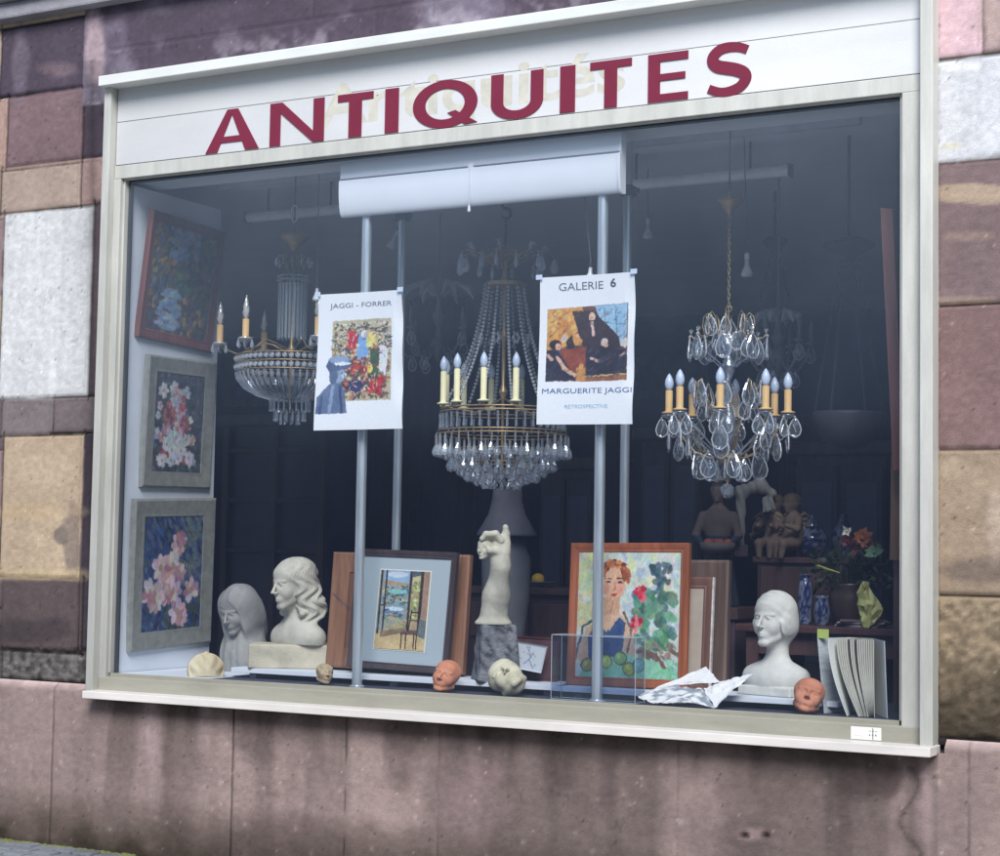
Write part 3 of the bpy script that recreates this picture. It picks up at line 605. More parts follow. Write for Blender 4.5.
# --- bust of a girl with long wavy hair, looking to the left, on a rough stone block
def girl(p):
    # z=0 base of chest ; head unit scaled .225
    H = .235; q = rotp(p, 2, math.radians(-4), (0, 0, .24)); q = rotp(q, 0, math.radians(7), (0, 0, .24))
    hq = [q[0]/H, (q[1]+.012)/H, (q[2]-.170)/H]
    f = face_sdf(hq, ears=False)*H
    wv = np.arctan2(np.abs(q[0]), q[1]-.02)+.35*np.sin(q[2]*52); n1 = np.clip((.37-q[2])/.10, .25, 1)*.0052*np.sin(wv*9+q[2]*14)+.0016*np.sin(wv*34+q[2]*25)+.003*(vnoise3(q[0]*30, q[1]*30, q[2]*30, 4)-.5)
    ax = np.abs(q[0])
    hair = ell(q, (0, .022, .335), (.092, .108, .082))
    hl = ell([ax, q[1], q[2]], (.070, .030, .245), (.036, .062, .085)); hair = smin(hair, hl, .03)
    hair = smin(hair, ell([ax, q[1], q[2]], (.068, .05, .165), (.042, .052, .052)), .03)
    hair = smin(hair, ell(q, (0, .085, .225), (.085, .045, .10)), .03)
    for k, (yy, zz, rr) in enumerate(((.0, .150, .020), (.03, .128, .024), (.07, .13, .026), (.10, .155, .024), (.095, .19, .024), (-.005, .19, .018))):
        hair = smin(hair, ell([ax, q[1], q[2]], (.080-.01*(k % 2), yy, zz), (rr*1.1, rr*1.3, rr)), .020)
    hair = hair+n1
    cut = ell(q, (0, -.098, .268), (.068, .078, .088)); hair = smax(hair, -cut, .012)      # open at the face
    d = smin(f, hair, .008)
    d = smin(d, cap(p, (0, .03, .19), (0, .035, .09), .048, .055), .03)
    ch = ell(p, (0, .03, .02), (.165, .085, .095)); ch = smin(ch, cap([np.abs(p[0]), p[1], p[2]], (.05, .03, .07), (.125, .035, .035), .045, .05), .04)
    d = smin(d, ch, .035)
    return smax(d, -p[2], .004)
def block_col(V): return stone_col((208, 200, 178), (164, 158, 144), 20, 5)(V)
bp = place(292, 668, .42); k = mpp(bp)
g = empty('bust', (bp.x, bp.y, SHZ), 'cream stone bust of a girl with long wavy hair in profile on a low block', 'bust', rz=to_cam_angle(bp))
sculpt('figure', girl, (-.20, -.14, -.01), (.20, .17, .44), .0042, m_limestone, g, 1.06, (0, 0, .118), (0, 0, math.radians(-52)), stone_col((208, 205, 192), (164, 160, 150), 30, 3))
blkf = lambda p: rbox(p, (0, 0, .06), (.215, .11, .062), .010)+.004*(fbm(p[0]*20+p[1]*13, p[2]*22, 7, 3)-.5)
sculpt('base_block', blkf, (-.23, -.13, -.01), (.23, .13, .13), .007, m_limestone, g, 1.0, (0, .01, 0), (0, 0, math.radians(-4)), block_col)

# --- veiled woman, head bent, farther left
def veiled(p):
    H = .225; q = rotp(p, 0, math.radians(20), (0, 0, .22)); hq = [q[0]/H, (q[1]+.03)/H, (q[2]-.165)/H]
    f = face_sdf(hq, ears=False)*H
    v = ell(q, (0, .0, .305), (.100, .118, .105)); ax = np.abs(q[0])
    v = smin(v, ell([ax, q[1], q[2]], (.068, .01, .20), (.040, .085, .12)), .04); v = smin(v, ell(q, (0, .07, .20), (.095, .065, .16)), .04)
    v = v+.003*np.sin(ax*110+q[2]*22)
    v = smax(v, -ell(q, (0, -.125, .258), (.066, .088, .105)), .012)
    d = smin(f, v, .006)
    b = ell(p, (0, .03, .03), (.135, .10, .17)); b = b+.005*np.sin(np.abs(p[0])*90+p[2]*8)
    d = smin(d, b, .03)
    return smax(d, -p[2]-.06, .004)
bp = place(240, 668, .56)
g = empty('bust', (bp.x, bp.y, FLZ), 'grey bust of a veiled woman with bowed head behind the stone block', 'bust', rz=to_cam_angle(bp))
sculpt('figure', veiled, (-.17, -.17, -.07), (.17, .17, .43), .0045, m_limestone, g, 1.0, (0, 0, .06), (0, 0, math.radians(-38)), stone_col((166, 166, 164), (116, 116, 120), 26, 9))

# --- bust of a woman in a close fitting cap, right
def capwoman(p):
    H = .228; q = rotp(p, 0, math.radians(-3), (0, 0, .2)); hq = [q[0]/H, (q[1]+.0)/H, (q[2]-.168)/H]
    f = face_sdf(hq, ears=False)*H
    c = ell(q, (0, .022, .322), (.084, .104, .091)); c = smin(c, ell(q, (0, .045, .26), (.086, .078, .075)), .03)
    c = smin(c, ell([np.abs(q[0]), q[1], q[2]], (.072, .0, .265), (.014, .040, .045)), .02)
    c = smax(c, -ell(q, (0, -.115, .262), (.080, .085, .092)), .006)
    # strands across the brow, seam
    c = c+.0018*np.sin((q[1]*.9+q[2])*150)*(q[1] < .0)
    d = smin(f, c, .004)
    d = smin(d, cap(p, (0, .04, .20), (0, .035, .08), .045, .052), .03)
    ax = np.abs(p[0]); sh = cap([ax, p[1], p[2]], (.03, .035, .075), (.120, .03, .045), .050, .045); sh = smin(sh, ell(p, (0, .015, .03), (.145, .08, .075)), .03)
    d = smin(d, sh, .03)
    d = smax(d, -p[2], .004)
    return np.minimum(d, rbox(p, (0, .02, -.012), (.135, .082, .020), .006))
bp = place(772, 697, .36)
g = empty('bust', (bp.x, bp.y, SHZ), 'pale plaster bust of a woman with a smooth close cap at the right', 'bust', rz=to_cam_angle(bp))
sculpt('figure', capwoman, (-.18, -.13, -.04), (.18, .15, .42), .0038, m_plaster, g, 1.03, (0, 0, .033), (0, 0, math.radians(-36)), stone_col((232, 232, 226), (176, 176, 170), 16, 14, .5))

# --- masks lying or leaning at the front
def mask_f(p, closed=True):
    H = .2; f = face_sdf([p[0]/H, p[1]/H, p[2]/H], ears=False, eyes='closed')*H
    return smax(f, p[1]-.01, .012)
def mask(px, py, Y, h, rz, rx, ry, label, m, cf, name='face_mask', wide=1.25):
    bp = place(px, py, Y)
    g = empty(name, (bp.x, bp.y, FLZ), label, 'mask', rz=to_cam_angle(bp))
    o = sculpt('mask', mask_f, (-.08, -.11, -.01), (.08, .02, .21), .0030, m, g, h/.2, (0, 0, 0), (rx, ry, rz), cf)
    o.scale = (wide, 1.15, 1); bpy.context.view_layer.update(); zs = [(o.matrix_world @ v.co).z for v in o.data.vertices]; o.location.z += FLZ-min(zs)+.001
    return g
R = math.radians
ter = stone_col((222, 152, 120), (190, 118, 92), 40, 21, .6)
mask(441, 692, .10, .160, R(-26), R(-14), R(14), 'orange terracotta face mask in front of the picture of the open doors', m_terra, ter)
mask(803, 714, .09, .165, R(-4), R(-20), R(14), 'orange terracotta face mask in front of the plaster bust, beside the catalogue', m_terra, stone_col((214, 146, 118), (184, 114, 90), 40, 25, .6))
mask(522, 697, .12, .205, R(20), R(-52), R(-38), 'cream plaster death mask lying on its back below the stone arm', m_plaster, stone_col((220, 214, 188), (176, 168, 142), 30, 27, .6))
mask(323, 684, .11, .110, R(18), R(-14), R(10), 'small speckled cream face mask at the foot of the girl bust block', m_limestone, stone_col((200, 184, 152), (140, 112, 88), 60, 31, .9))
# rounded ribbed shell like relief left of the veiled bust
def shell(p):
    a = np.arctan2(p[0], p[2]+.02); d = ell(p, (0, 0, .045), (.088, .055, .075)); rr = np.sqrt(p[0]**2+(p[2]+.02)**2)
    d = d+.004*np.cos(a*12)*np.clip((rr-.05)/.05, 0, 1); d = smin(d, ell(p, (0, -.01, .118), (.012, .014, .014)), .01)
    rim = np.abs(ell(p, (0, 0, .04), (.088, 3, .080)))-.004; d = smin(d, smax(rim, np.abs(p[1]-.01)-.03, .005), .01)
    return smax(d, -p[2], .004)
bp = place(206, 676, .14)
g = empty('shell_relief', (bp.x, bp.y, FLZ), 'round cream ribbed shell shaped relief in the left corner of the window', 'sculpture', rz=to_cam_angle(bp))
sculpt('shell', shell, (-.11, -.07, -.01), (.11, .07, .145), .003, m_plaster, g, 1.0, None, (R(-12), 0, R(6)), stone_col((226, 214, 182), (170, 150, 110), 30, 33, .7))

# --- raised stone forearm holding a small head-like figure, on rough granite
def arm(p):
    # base z=0 ; forearm rises to z=.40
    d = cap(p, (.0, 0, .0), (.012, 0, .12), .068, .060); d = smin(d, cap(p, (.012, 0, .12), (.03, 0, .25), .058, .042), .03)
    d = smin(d, cap(p, (.03, 0, .25), (.038, 0, .315), .040, .036), .03)
    d = smin(d, ell(p, (.030, -.004, .355), (.045, .026, .050)), .02)               # palm, back of the hand
    d = smin(d, cap(p, (.046, 0, .36), (.052, .002, .405), .021, .018), .012); d = smin(d, cap(p, (.052, .002, .405), (.049, -.002, .436), .017, .014), .010)   # raised forefinger
    for i, (y0) in enumerate((-.030, -.012, .006, .022)):                            # four bent fingers closing over the top
        z = .394-.007*i; r = .0150-.0008*i
        d = smin(d, cap(p, (.030, y0*.8, .375), (.004, y0-.006, z+.012), r+.001, r), .006); d = smin(d, cap(p, (.004, y0-.006, z+.012), (-.040, y0-.012, z+.008-.004*i), r, r*.95), .006)
        d = smin(d, cap(p, (-.040, y0-.012, z+.008-.004*i), (-.058, y0-.014, z-.012), r*.95, r*.8), .006)
    d = smin(d, cap(p, (.010, -.022, .325), (-.022, -.040, .330), .018, .014), .012); d = smin(d, cap(p, (-.022, -.040, .330), (-.040, -.040, .352), .014, .010), .008)  # thumb
    d = smin(d, cap(p, (.005, 0, .28), (-.012, -.004, .315), .024, .018), .02)
    h = .100; q = rotp([p[0]+.046, p[1]+.010, p[2]-.285], 2, R(-30)); d = np.minimum(d, face_sdf([q[0]/h, q[1]/h, q[2]/h])*h)      # the small head it holds
    d = d+.002*(fbm(p[0]*60+p[1]*31, p[2]*45, 3, 3)-.5)
    d = smin(d, ell(p, (0, 0, -.004), (.085, .075, .026)), .02)
    return smax(d, -p[2]-.01, .004)
def granite(p):
    s = 1-.22*(p[2]/.26); q = [(p[0]+.02*(p[2]/.26)*0)/s, p[1]/s, p[2]]
    x, y, z = q; d = rbox([x-.012, y, z], (0, 0, .125), (.098, .085, .13), .012)
    n = vnoise3(x*22, y*22, z*22, 5)-.5; n2 = vnoise3(x*60, y*60, z*60, 8)-.5
    d = d+.020*n+.007*n2; return smax(d, -p[2]-.01, .003)
bp = place(493, 690, .34)
g = empty('arm_sculpture', (bp.x, bp.y, SHZ), 'white stone forearm holding a small head, standing on a rough grey granite block', 'sculpture', rz=to_cam_angle(bp))
sculpt('base_block', granite, (-.13, -.11, -.015), (.14, .11, .28), .004, sculptmat('granite', .85, .9, 90), g, 1.03, (0, 0, .0), (0, 0, R(14)), stone_col((138, 140, 146), (70, 72, 80), 90, 41, 1))
sculpt('arm', arm, (-.11, -.10, -.02), (.11, .10, .48), .0028, m_limestone, g, 1.03, (-.004, 0, .272), (0, 0, R(0)), stone_col((214, 210, 192), (140, 138, 132), 20, 43, .75))
# ---------------------------------------------------------------- display boards, poles, blind, tubes
def board(x0px, x1px, yf, y0, y1, label):
    a = P(x0px, yf[0], y0).x; c = P(x1px, yf[1], y0).x
    t = empty('shelf_board', ((a+c)/2, y0, SHZ-.012), label, 'shelf', 'low white boards the sculptures stand on')
    MB().box((a-(a+c)/2, 0, -.012), (c-(a+c)/2, y1-y0, .0115), .002).build('board', m_white, t)
    n = max(2, int((c-a)/.8)+1)
    for i in range(n):
        x = a+.10+(c-a-.2)*i/(n-1)-(a+c)/2; MB().box((x-.02, .05, FLZ-SHZ+.012), (x+.02, y1-y0-.05, -.0125)).build('support', m_white, t)
    return t
board(231, 562, (668, 690), .24, .52, 'long low white board under the girl bust and the granite block')
board(553, 838, (690, 705), .22, .50, 'low white board under the plaster bust with the close cap')
o = MB().box((GX0+.0, .04, FLZ+.001), (P(238, 672, .3).x, .72, FLZ+.006), .001).build('floor_board', m_white); tag(o, 'pale board lying in the left corner under the shell relief', 'board')
m_pole = mat('brushed_steel', L(206, 216, 226), rough=.30, metal=.68, var=.2, vscale=6, aniso=(8, 8, .5)); m_clamp = mat('dark_clamp', L(58, 56, 60), rough=.5, metal=.4)
def pole(pxm, pym, Y, r, top, label, collar=None, base=True):
    c = P(pxm, pym, Y); t = empty('metal_pole', (c.x, Y, FLZ), label, 'pole', 'vertical steel poles in the window')
    b = MB(); b.lathe([(r, .0), (r, top-FLZ)], 24); autosmooth(b.build('tube', m_pole, t))
    if base: autosmooth(MB().lathe([(r*1.5, 0), (r*1.5, .008), (r*1.04, .012), (r*1.04, .02)], 24).build('foot', m_pole, t))
    if collar:
        z = P(collar[0], collar[1], Y).z-FLZ; b = MB(); b.box((-r*1.5, -r*1.5, z-.025), (r*1.5, r*1.5, z+.025), .006); b.tube([(r*1.2, 0, z), (r*2.6, 0, z)], .012, 8); b.build('clamp', m_clamp, t)
    return t
pole(362, 455, .115, .0245, GZ1, 'thick steel pole at the front behind the left poster')
pole(600, 450, .115, .0245, GZ1, 'thick steel pole at the front behind the right poster')
pole(399, 400, .60, .0225, RZ1, 'thinner steel pole farther back behind the left poster and the cafe picture', (403, 216))
pole(626, 350, .60, .0225, RZ1, 'thinner steel pole farther back rising above the portrait painting', (629, 191))
# white blind casing
m_case = mat('casing_paint', L(236, 240, 248), rough=.3, var=.04, vscale=3)
A = P(340, 190, .06); B = P(619, 162, .06); zb = P(340, 219, .10).z; zs = P(470, 166, .05).z
bl = empty('blind_casing', ((A.x+B.x)/2, .06, GZ1), 'white curved metal casing of a roller blind below the fascia', 'blind casing')
hw = (B.x-A.x)/2; b = MB(); z0 = zb-GZ1; zs_ = zs-GZ1
prof = [(.0, -.004), (.0, zs_+.004), (.006, zs_+.002), (.006, zs_-.003), (-.006, zs_-.006)]+[(-.012+.0*i+(.035*(1-math.cos(i/9*PI/2))), zs_-.012-(abs(z0)-abs(zs_)-.012)*math.sin(i/9*PI/2)**.8) for i in range(10)]+[(.05, z0+.005), (.05, -.004)]
vs = [(-hw, y, z) for y, z in prof]+[(hw, y, z) for y, z in prof]; n = len(prof)
b.add(vs, [(i, i+n, (i+1) % n+n, (i+1) % n) for i in range(n)]+[tuple(range(n)), tuple(reversed(range(n, 2*n)))]); autosmooth(b.build('casing', m_case, bl), 40)
MB().box((-hw, -.0065, zs_-.0035), (hw, .004, zs_+.0015)).build('seam', mat('seam_grey', L(120, 128, 148), rough=.6), bl)
b = MB(); pr2 = [(-.002+(y-.1)*1.06+.1, z*1.02) for y, z in prof]; vs = [(hw+.0015, y, z-.0) for y, z in pr2]+[(hw+.014, y, z) for y, z in pr2]
b.add(vs, [(i, i+n, (i+1) % n+n, (i+1) % n) for i in range(n)]+[tuple(range(n)), tuple(reversed(range(n, 2*n)))]); b.build('end_plate', m_case, bl)
c = P(470, 165, .045); cx = c.x-bl.location.x
MB().box((cx-.014, -.012, zs_-.012), (cx+.014, .0, zs_+.012), .002).build('cord_bracket', m_case, bl)
zt = P(470, 205, .045).z-GZ1
cd = MB().tube([(cx, -.016, zs_), (cx, -.017, zt)], .0018, 6).build('pull_cord', m_white, bl)
autosmooth(MB().lathe([(.003, .0), (.006, -.008), (.008, -.03), (.004, -.034), (0, -.034)], 12, (cx, -.017, zt)).build('toggle', m_white, cd))
# fluorescent tubes under the ceiling
m_tube = mat('tube_enamel', L(244, 247, 250), rough=.4)
for (x0, y0, x1, y1, lab) in ((248, 219, 352, 207, 'dim white fluorescent tube under the ceiling at the left'), (600, 186, 790, 172, 'dim white fluorescent tube under the ceiling at the right above the chandelier')):
    z = 3.46; a = PZ((x0+x1)/2, (y0+y1)/2, z); Y = a.y; xa, xb = P(x0, y0, Y).x, P(x1, y1, Y).x; h = (xb-xa)/2
    t = empty('fluorescent_tube', ((xa+xb)/2, Y, z), lab, 'ceiling light', 'fluorescent tubes under the ceiling')
    autosmooth(MB().tube([(-h, 0, 0), (h, 0, 0)], .028, 16).build('tube', m_tube, t))
    MB().box((h-.002, -.032, -.032), (h+.008, .032, .034), .004).build('end_cap', m_clamp, t); MB().box((-h-.008, -.032, -.032), (-h+.002, .032, .034), .004).build('end_cap', m_clamp, t)
    MB().tube([(-h*.6, 0, .028), (-h*.6, 0, RZ1-z)], .006, 6).build('hanger', m_clamp, t); MB().tube([(h*.6, 0, .028), (h*.6, 0, RZ1-z)], .006, 6).build('hanger', m_clamp, t)
# rail on the ceiling
a = PZ(700, 137, RZ1-.02); o = MB().box((GX0, a.y, RZ1-.035), (P(860, 120, a.y).x, a.y+.03, RZ1), .003).build('ceiling_rail', mat('rail', L(186, 190, 198), rough=.5)); tag(o, 'thin pale rail fixed along the ceiling just behind the glass', 'rail')
# small reflector bulbs hanging on wires
m_bulbw = mat('bulb_white', L(226, 230, 236), rough=.2); m_wire = mat('wire', L(90, 90, 98), rough=.5)
def hbulb(px, py, Y, wpx, lab, tilt=0, s=1.0):
    c = P(px, py, Y); t = empty('reflector_bulb', c, lab, 'light bulb', 'small reflector bulbs hanging under the ceiling')
    M = Matrix.Rotation(tilt, 4, 'Y')
    autosmooth(MB().lathe([(.010*s, .05*s), (.012*s, .02*s), (.026*s, -.008*s), (.030*s, -.022*s), (.024*s, -.032*s), (0, -.037*s)], 16, M=M).build('bulb', m_bulbw, t))
    sk = MB().lathe([(.003*s, .085*s), (.012*s, .078*s), (.0125*s, .051*s)], 12, M=M).build('socket', m_tube if s > .9 else m_clamp, t)
    top = P(wpx[0], wpx[1], Y); p0 = M @ Vector((0, 0, .083*s)); MB().tube([p0, (p0.x*.5+(top.x-c.x)*.5, 0, (p0.z+RZ1-c.z)*.5), (top.x-c.x, 0, RZ1-c.z)], .003, 5).build('wire', m_wire, t)
hbulb(747, 270, .9, (744, 150), 'white reflector bulb hanging on a long wire right of the brass chain', 0, 1.0)
hbulb(648, 233, 1.4, (648, 150), 'small reflector bulb hanging just right of the back right pole', 0, .95)
hbulb(392, 243, 1.5, (384, 170), 'tilted reflector bulb hanging right of the left front pole', .5, .95)
hbulb(590, 276, .22, (576, 160), 'reflector bulb hanging on a slanting wire just above the right poster', .05, .8)
hbulb(317, 296, .5, (319, 170), 'reflector bulb hanging by the top left corner of the left poster', 0, .8)
hbulb(276, 204, 1.9, (276, 160), 'tiny bulb under the ceiling above the left chandelier', 0, .5)

# ---------------------------------------------------------------- framed pictures
def framed(name, label, cat, q, fw, m_fr, depth=.025, profile=None, group=None):
    """q: four 3D corners TL,TR,BR,BL as the viewer sees them; returns (empty, W, H). local: x right, z up, -y to the front"""
    TL, TR, BR, BLc = [Vector(v) for v in q]; u = ((TR-TL)+(BR-BLc)).normalized(); v = ((TL-BLc)+(TR-BR)); v = (v-u*v.dot(u)).normalized()
    n = u.cross(v)                                  # local +y (away from the viewer)
    if n.dot(((TL+BR)/2)-CAMP) < 0: n = -n
    W = ((TR-TL).length+(BR-BLc).length)/2; H = ((TL-BLc).length+(TR-BR).length)/2; c = (TL+TR+BR+BLc)/4
    e = empty(name, c, label, cat, group); e.matrix_world = Matrix(((u.x, n.x, v.x, c.x), (u.y, n.y, v.y, c.y), (u.z, n.z, v.z, c.z), (0, 0, 0, 1)))
    pr = profile or [(0, depth), (0, 0), (fw*.12, -.006), (fw*.3, -.004), (fw*.75, .005), (fw*.88, .003), (fw, .006), (fw, depth)]
    b = MB(); vs = []; fs = []
    for (i, d) in pr:
        x, z = W/2-i, H/2-i; vs += [(-x, d, z), (x, d, z), (x, d, -z), (-x, d, -z)]
    for k in range(len(pr)-1):
        for j in range(4): a, bb = k*4+j, k*4+(j+1) % 4; fs.append((a, bb, bb+4, a+4))
    b.add(vs, fs); autosmooth(b.build('frame', m_fr, e), 30)
    return e, W, H
m_pic = paint_mat('oil_paint', .45, bump=.25, spec=.4); m_print = paint_mat('print_paper')
def canvas(e, pic, y=.008, m=None, name='canvas'):
    if name == 'canvas' and pic.nx > 60: pic.painterly(.007, 11, pic.nx % 7+3)
    o = pic.sheet(name, m or m_pic, e); o.location = (0, y, 0); return o
def wallq(pts, lean): return [PX(pts[0][0], pts[0][1], GX0+.012+lean), PX(pts[1][0], pts[1][1], GX0+.012+lean), PX(pts[2][0], pts[2][1], GX0+.012), PX(pts[3][0], pts[3][1], GX0+.012)]
m_fbrown = wood('frame_brown', L(112, 66, 58), scale=4); m_fgrey = mat('frame_silver', L(150, 152, 146), rough=.5, metal=.25, var=.25, vscale=20, bump=.2, bscale=200)
rp = random.Random(11)
e, W, H = framed('painting', 'dark painting of autumn trees around water in a brown frame, topmost on the left panel', 'painting', wallq(((152, 208), (223, 232), (214, 353), (138, 337)), .06), .055, m_fbrown, group='three paintings on the left panel')
p = Pic(W-.10, H-.10, (70, 74, 78), 150)
p.dabs(260, (0, 0, 1, 1), [(84, 96, 124), (110, 104, 80), (72, 86, 100), (120, 124, 132)], .03, .05, .2, rp)
p.dabs(190, (0, 0, 1, .45), [(176, 132, 60), (140, 104, 52), (196, 156, 84), (90, 96, 110), (60, 74, 60)], .022, .035, .8, rp)
p.dabs(60, (.25, 0, .7, .3), [(150, 176, 214), (124, 150, 190)], .03, .04, 1.3, rp); p.dabs(60, (.4, .42, .85, .62), [(60, 110, 84), (44, 84, 70), (90, 130, 100)], .03, .02, 0, rp)
p.dabs(110, (0, .65, .9, 1), [(150, 112, 60), (90, 70, 60), (60, 64, 80), (190, 150, 90)], .03, .03, .3, rp)
p.dabs(70, (.22, .58, .48, .95), [(140, 166, 200), (120, 150, 190), (170, 190, 214)], .022, .07, 1.5, rp)
p.dabs(60, (.6, .2, 1, .6), [(40, 44, 52), (56, 50, 56), (110, 80, 60)], .035, .03, .2, rp); p.C = p.C*.85+np.array((96, 104, 116))*.15; canvas(e, p)
def flower(p, x, y, r, cols, rr, n=9):
    for i in range(n):
        a = 2*PI*i/n+rr.uniform(-.3, .3); p.ell(x+math.cos(a)*r*.55, y+math.sin(a)*r*.55/p.asp, r*.55, r*.26, [v+rr.uniform(-18, 18) for v in rr.choice(cols)], a, .3, .95)
    p.ell(x, y, r*.22, r*.22, (180, 150, 110), 0, .4, .8)
e, W, H = framed('painting', 'painting of red and white flowers in a wide silvery frame, middle of the left panel', 'painting', wallq(((150, 354), (218, 363), (209, 489), (140, 487)), .035), .085, m_fgrey, group='three paintings on the left panel')
p = Pic(W-.16, H-.16, (74, 80, 92), 150); p.dabs(260, (0, 0, 1, 1), [(62, 70, 88), (90, 94, 100), (58, 62, 66), (86, 84, 70), (110, 116, 124)], .04, .02, .9, rp)
for i in range(60): x = rp.gauss(.45, .17); y = rp.gauss(.5, .2); flower(p, x, y, rp.uniform(.05, .10), rp.choice([[(226, 228, 232), (200, 204, 216)], [(190, 110, 120), (150, 80, 90)], [(230, 200, 206), (206, 160, 170)], [(214, 218, 226), (180, 190, 210)]]), rp, 7)
for i in range(12): flower(p, rp.gauss(.38, .12), rp.gauss(.7, .1), .085, [(240, 242, 244), (214, 222, 232)], rp)
for i in range(5): flower(p, rp.gauss(.5, .09), rp.gauss(.40, .1), .05, [(180, 80, 84), (206, 120, 112)], rp)
p.C = p.C*.82+np.array((120, 126, 140))*.18; canvas(e, p)
e, W, H = framed('painting', 'pink lilies painted on blue in a wide silvery frame, lowest on the left panel', 'painting', wallq(((137, 497), (218, 500), (209, 641), (127, 655)), .035), .095, m_fgrey, group='three paintings on the left panel')
p = Pic(W-.18, H-.18, (54, 70, 116), 150); p.dabs(330, (0, 0, 1, 1), [(44, 64, 120), (60, 88, 146), (40, 50, 84), (92, 110, 130), (76, 92, 84)], .05, .018, 1.0, rp)
p.dabs(90, (.5, .0, 1, .6), [(120, 132, 120), (104, 112, 104), (90, 110, 130)], .05, .02, .9, rp); p.dabs(60, (0, .65, 1, 1), [(60, 74, 54), (84, 92, 60), (40, 50, 70)], .03, .03, .5, rp)
for x, y, r in ((.58, .25, .12), (.62, .21, .09), (.3, .45, .14), (.5, .44, .15), (.62, .5, .1), (.14, .66, .15), (.38, .62, .17), (.52, .66, .14), (.82, .66, .13), (.22, .74, .12), (.6, .84, .14), (.68, .9, .09), (.4, .7, .1)):
    flower(p, x, y, r, [(232, 206, 206), (214, 166, 170), (240, 222, 218), (196, 140, 150)], rp, 8)
p.C = p.C*.85+np.array((110, 120, 140))*.15; canvas(e, p)
def standq(pts, y0, lean): return [P(pts[0][0], pts[0][1], y0+lean), P(pts[1][0], pts[1][1], y0+lean), P(pts[2][0], pts[2][1], y0), P(pts[3][0], pts[3][1], y0)]
# picture of open doors with a chair
m_fdark = wood('frame_dark', L(70, 58, 60), scale=4)
e, W, H = framed('picture', 'picture of open doors and a chair in grey mount and dark frame', 'picture', standq(((357, 548), (458, 553), (446, 674), (347, 667)), .33, .06), .034, m_fdark)
mt = Pic(W-.06, H-.06, (176, 190, 198), 30); canvas(e, mt, .012, m_print, 'mount')
pw, ph = .285, .385; ed = Pic(pw+.012, ph+.012, (232, 232, 220), 16); canvas(e, ed, .010, m_print, 'mount_edge')
p = Pic(pw, ph, (176, 160, 128), 170)
p.poly([(0, 0), (.62, 0), (.62, .6), (0, .8)], (150, 160, 160)); p.poly([(.08, 0), (.6, 0), (.6, .16), (.08, .16)], (150, 182, 214)); p.ell(.35, .05, .22, .04, (206, 218, 232)); p.poly([(.08, .13), (.6, .16), (.6, .2), (.08, .18)], (170, 150, 120))
p.dabs(90, (.1, .2, .6, .45), [(80, 120, 170), (60, 90, 110), (120, 160, 180), (200, 190, 120), (70, 100, 70)], .035, .014, 0, rp)
p.ell(.38, .27, .2, .03, (140, 200, 196)); p.ell(.34, .49, .19, .028, (196, 220, 240)); p.dabs(34, (.16, .5, .5, .63), [(60, 80, 130), (90, 120, 170), (120, 130, 110)], .012, .035, 1.5, rp); p.dabs(40, (.12, .6, .6, .8), [(176, 170, 120), (130, 150, 110), (190, 180, 150)], .04, .015, .3, rp)
p.dabs(50, (.66, .14, .86, .6), [(206, 206, 120), (150, 170, 90), (110, 130, 90), (220, 220, 170)], .03, .018, .5, rp); p.poly([(.64, 0), (.98, 0), (.9, .06), (.64, .14)], (90, 100, 110)); p.poly([(.66, .08), (.86, .04), (.86, .1), (.66, .14)], (200, 196, 150))
for x, w_ in ((.035, .02), (.13, .018), (.625, .026), (.86, .045)): p.line([(x, 0), (x+.01, .95)], w_, (62, 56, 58))
p.line([(.02, .45), (.16, .44)], .012, (70, 60, 60)); p.poly([(.88, 0), (1, 0), (1, 1), (.88, .9)], (170, 140, 120)); p.poly([(.86, .6), (1, .62), (1, .84), (.84, .84)], (110, 120, 124))
p.poly([(0, .82), (.6, .74), (1, .86), (1, 1), (0, 1)], (206, 184, 140)); p.poly([(.1, .78), (.6, .72), (.6, .78), (.1, .86)], (140, 120, 100))
p.poly([(.52, .76), (.84, .74), (.84, .8), (.5, .81)], (110, 90, 90)); p.line([(.70, .5), (.66, .76)], .014, (60, 44, 40)); p.line([(.86, .5), (.84, .76)], .014, (60, 44, 40)); p.line([(.70, .52), (.86, .52)], .014, (60, 44, 40)); p.line([(.7, .62), (.85, .62)], .01, (60, 44, 40))
for a in (.53, .62, .78, .83): p.line([(a, .79), (a+.01, .98)], .012, (56, 40, 38))
canvas(e, p, .007, m_print)
# wooden frames turned to the wall
m_back = wood('bare_wood', L(140, 100, 76), scale=5)
e, W, H = framed('frame_back', 'reddish wooden frame standing behind the picture of the open doors', 'picture frame', standq(((331, 551), (470, 556), (463, 674), (328, 668)), .42, .05), .10, m_back, .03)
MB().box((-W/2+.09, .012, -H/2+.09), (W/2-.09, .02, H/2-.09)).build('backing', wood('backing_board', L(122, 88, 72), scale=3), e)
MB().tube([(-W/2+.02, -.008, .08), (-W/2+.11, -.014, .03), (-.1, -.014, -.02)], .0016, 5).build('hanging_wire', m_wire, e)
e, W, H = framed('frame_back', 'wide brown frame at the back, right of the portrait painting', 'picture frame', standq(((640, 560), (729, 560), (726, 694), (640, 690)), .47, .05), .10, wood('frame_mid', L(98, 78, 68), scale=4), .03)
e, W, H = framed('frame_back', 'thin edged frame with beige backing leaning right behind the portrait painting', 'picture frame', standq(((650, 577), (713, 577), (711, 694), (650, 690)), .40, .05), .05, wood('frame_red', L(116, 82, 70), scale=4), .02)
MB().box((-W/2+.045, .008, -H/2+.045), (W/2-.045, .014, H/2-.045)).build('backing', mat('beige_backing', L(176, 162, 148), rough=.85, var=.15), e)
MB().box((W/2-.004, -.008, -H/2), (W/2+.003, .01, H/2)).build('worn_edge', mat('worn_white', L(210, 206, 200), rough=.7, var=.4, vscale=30), e)
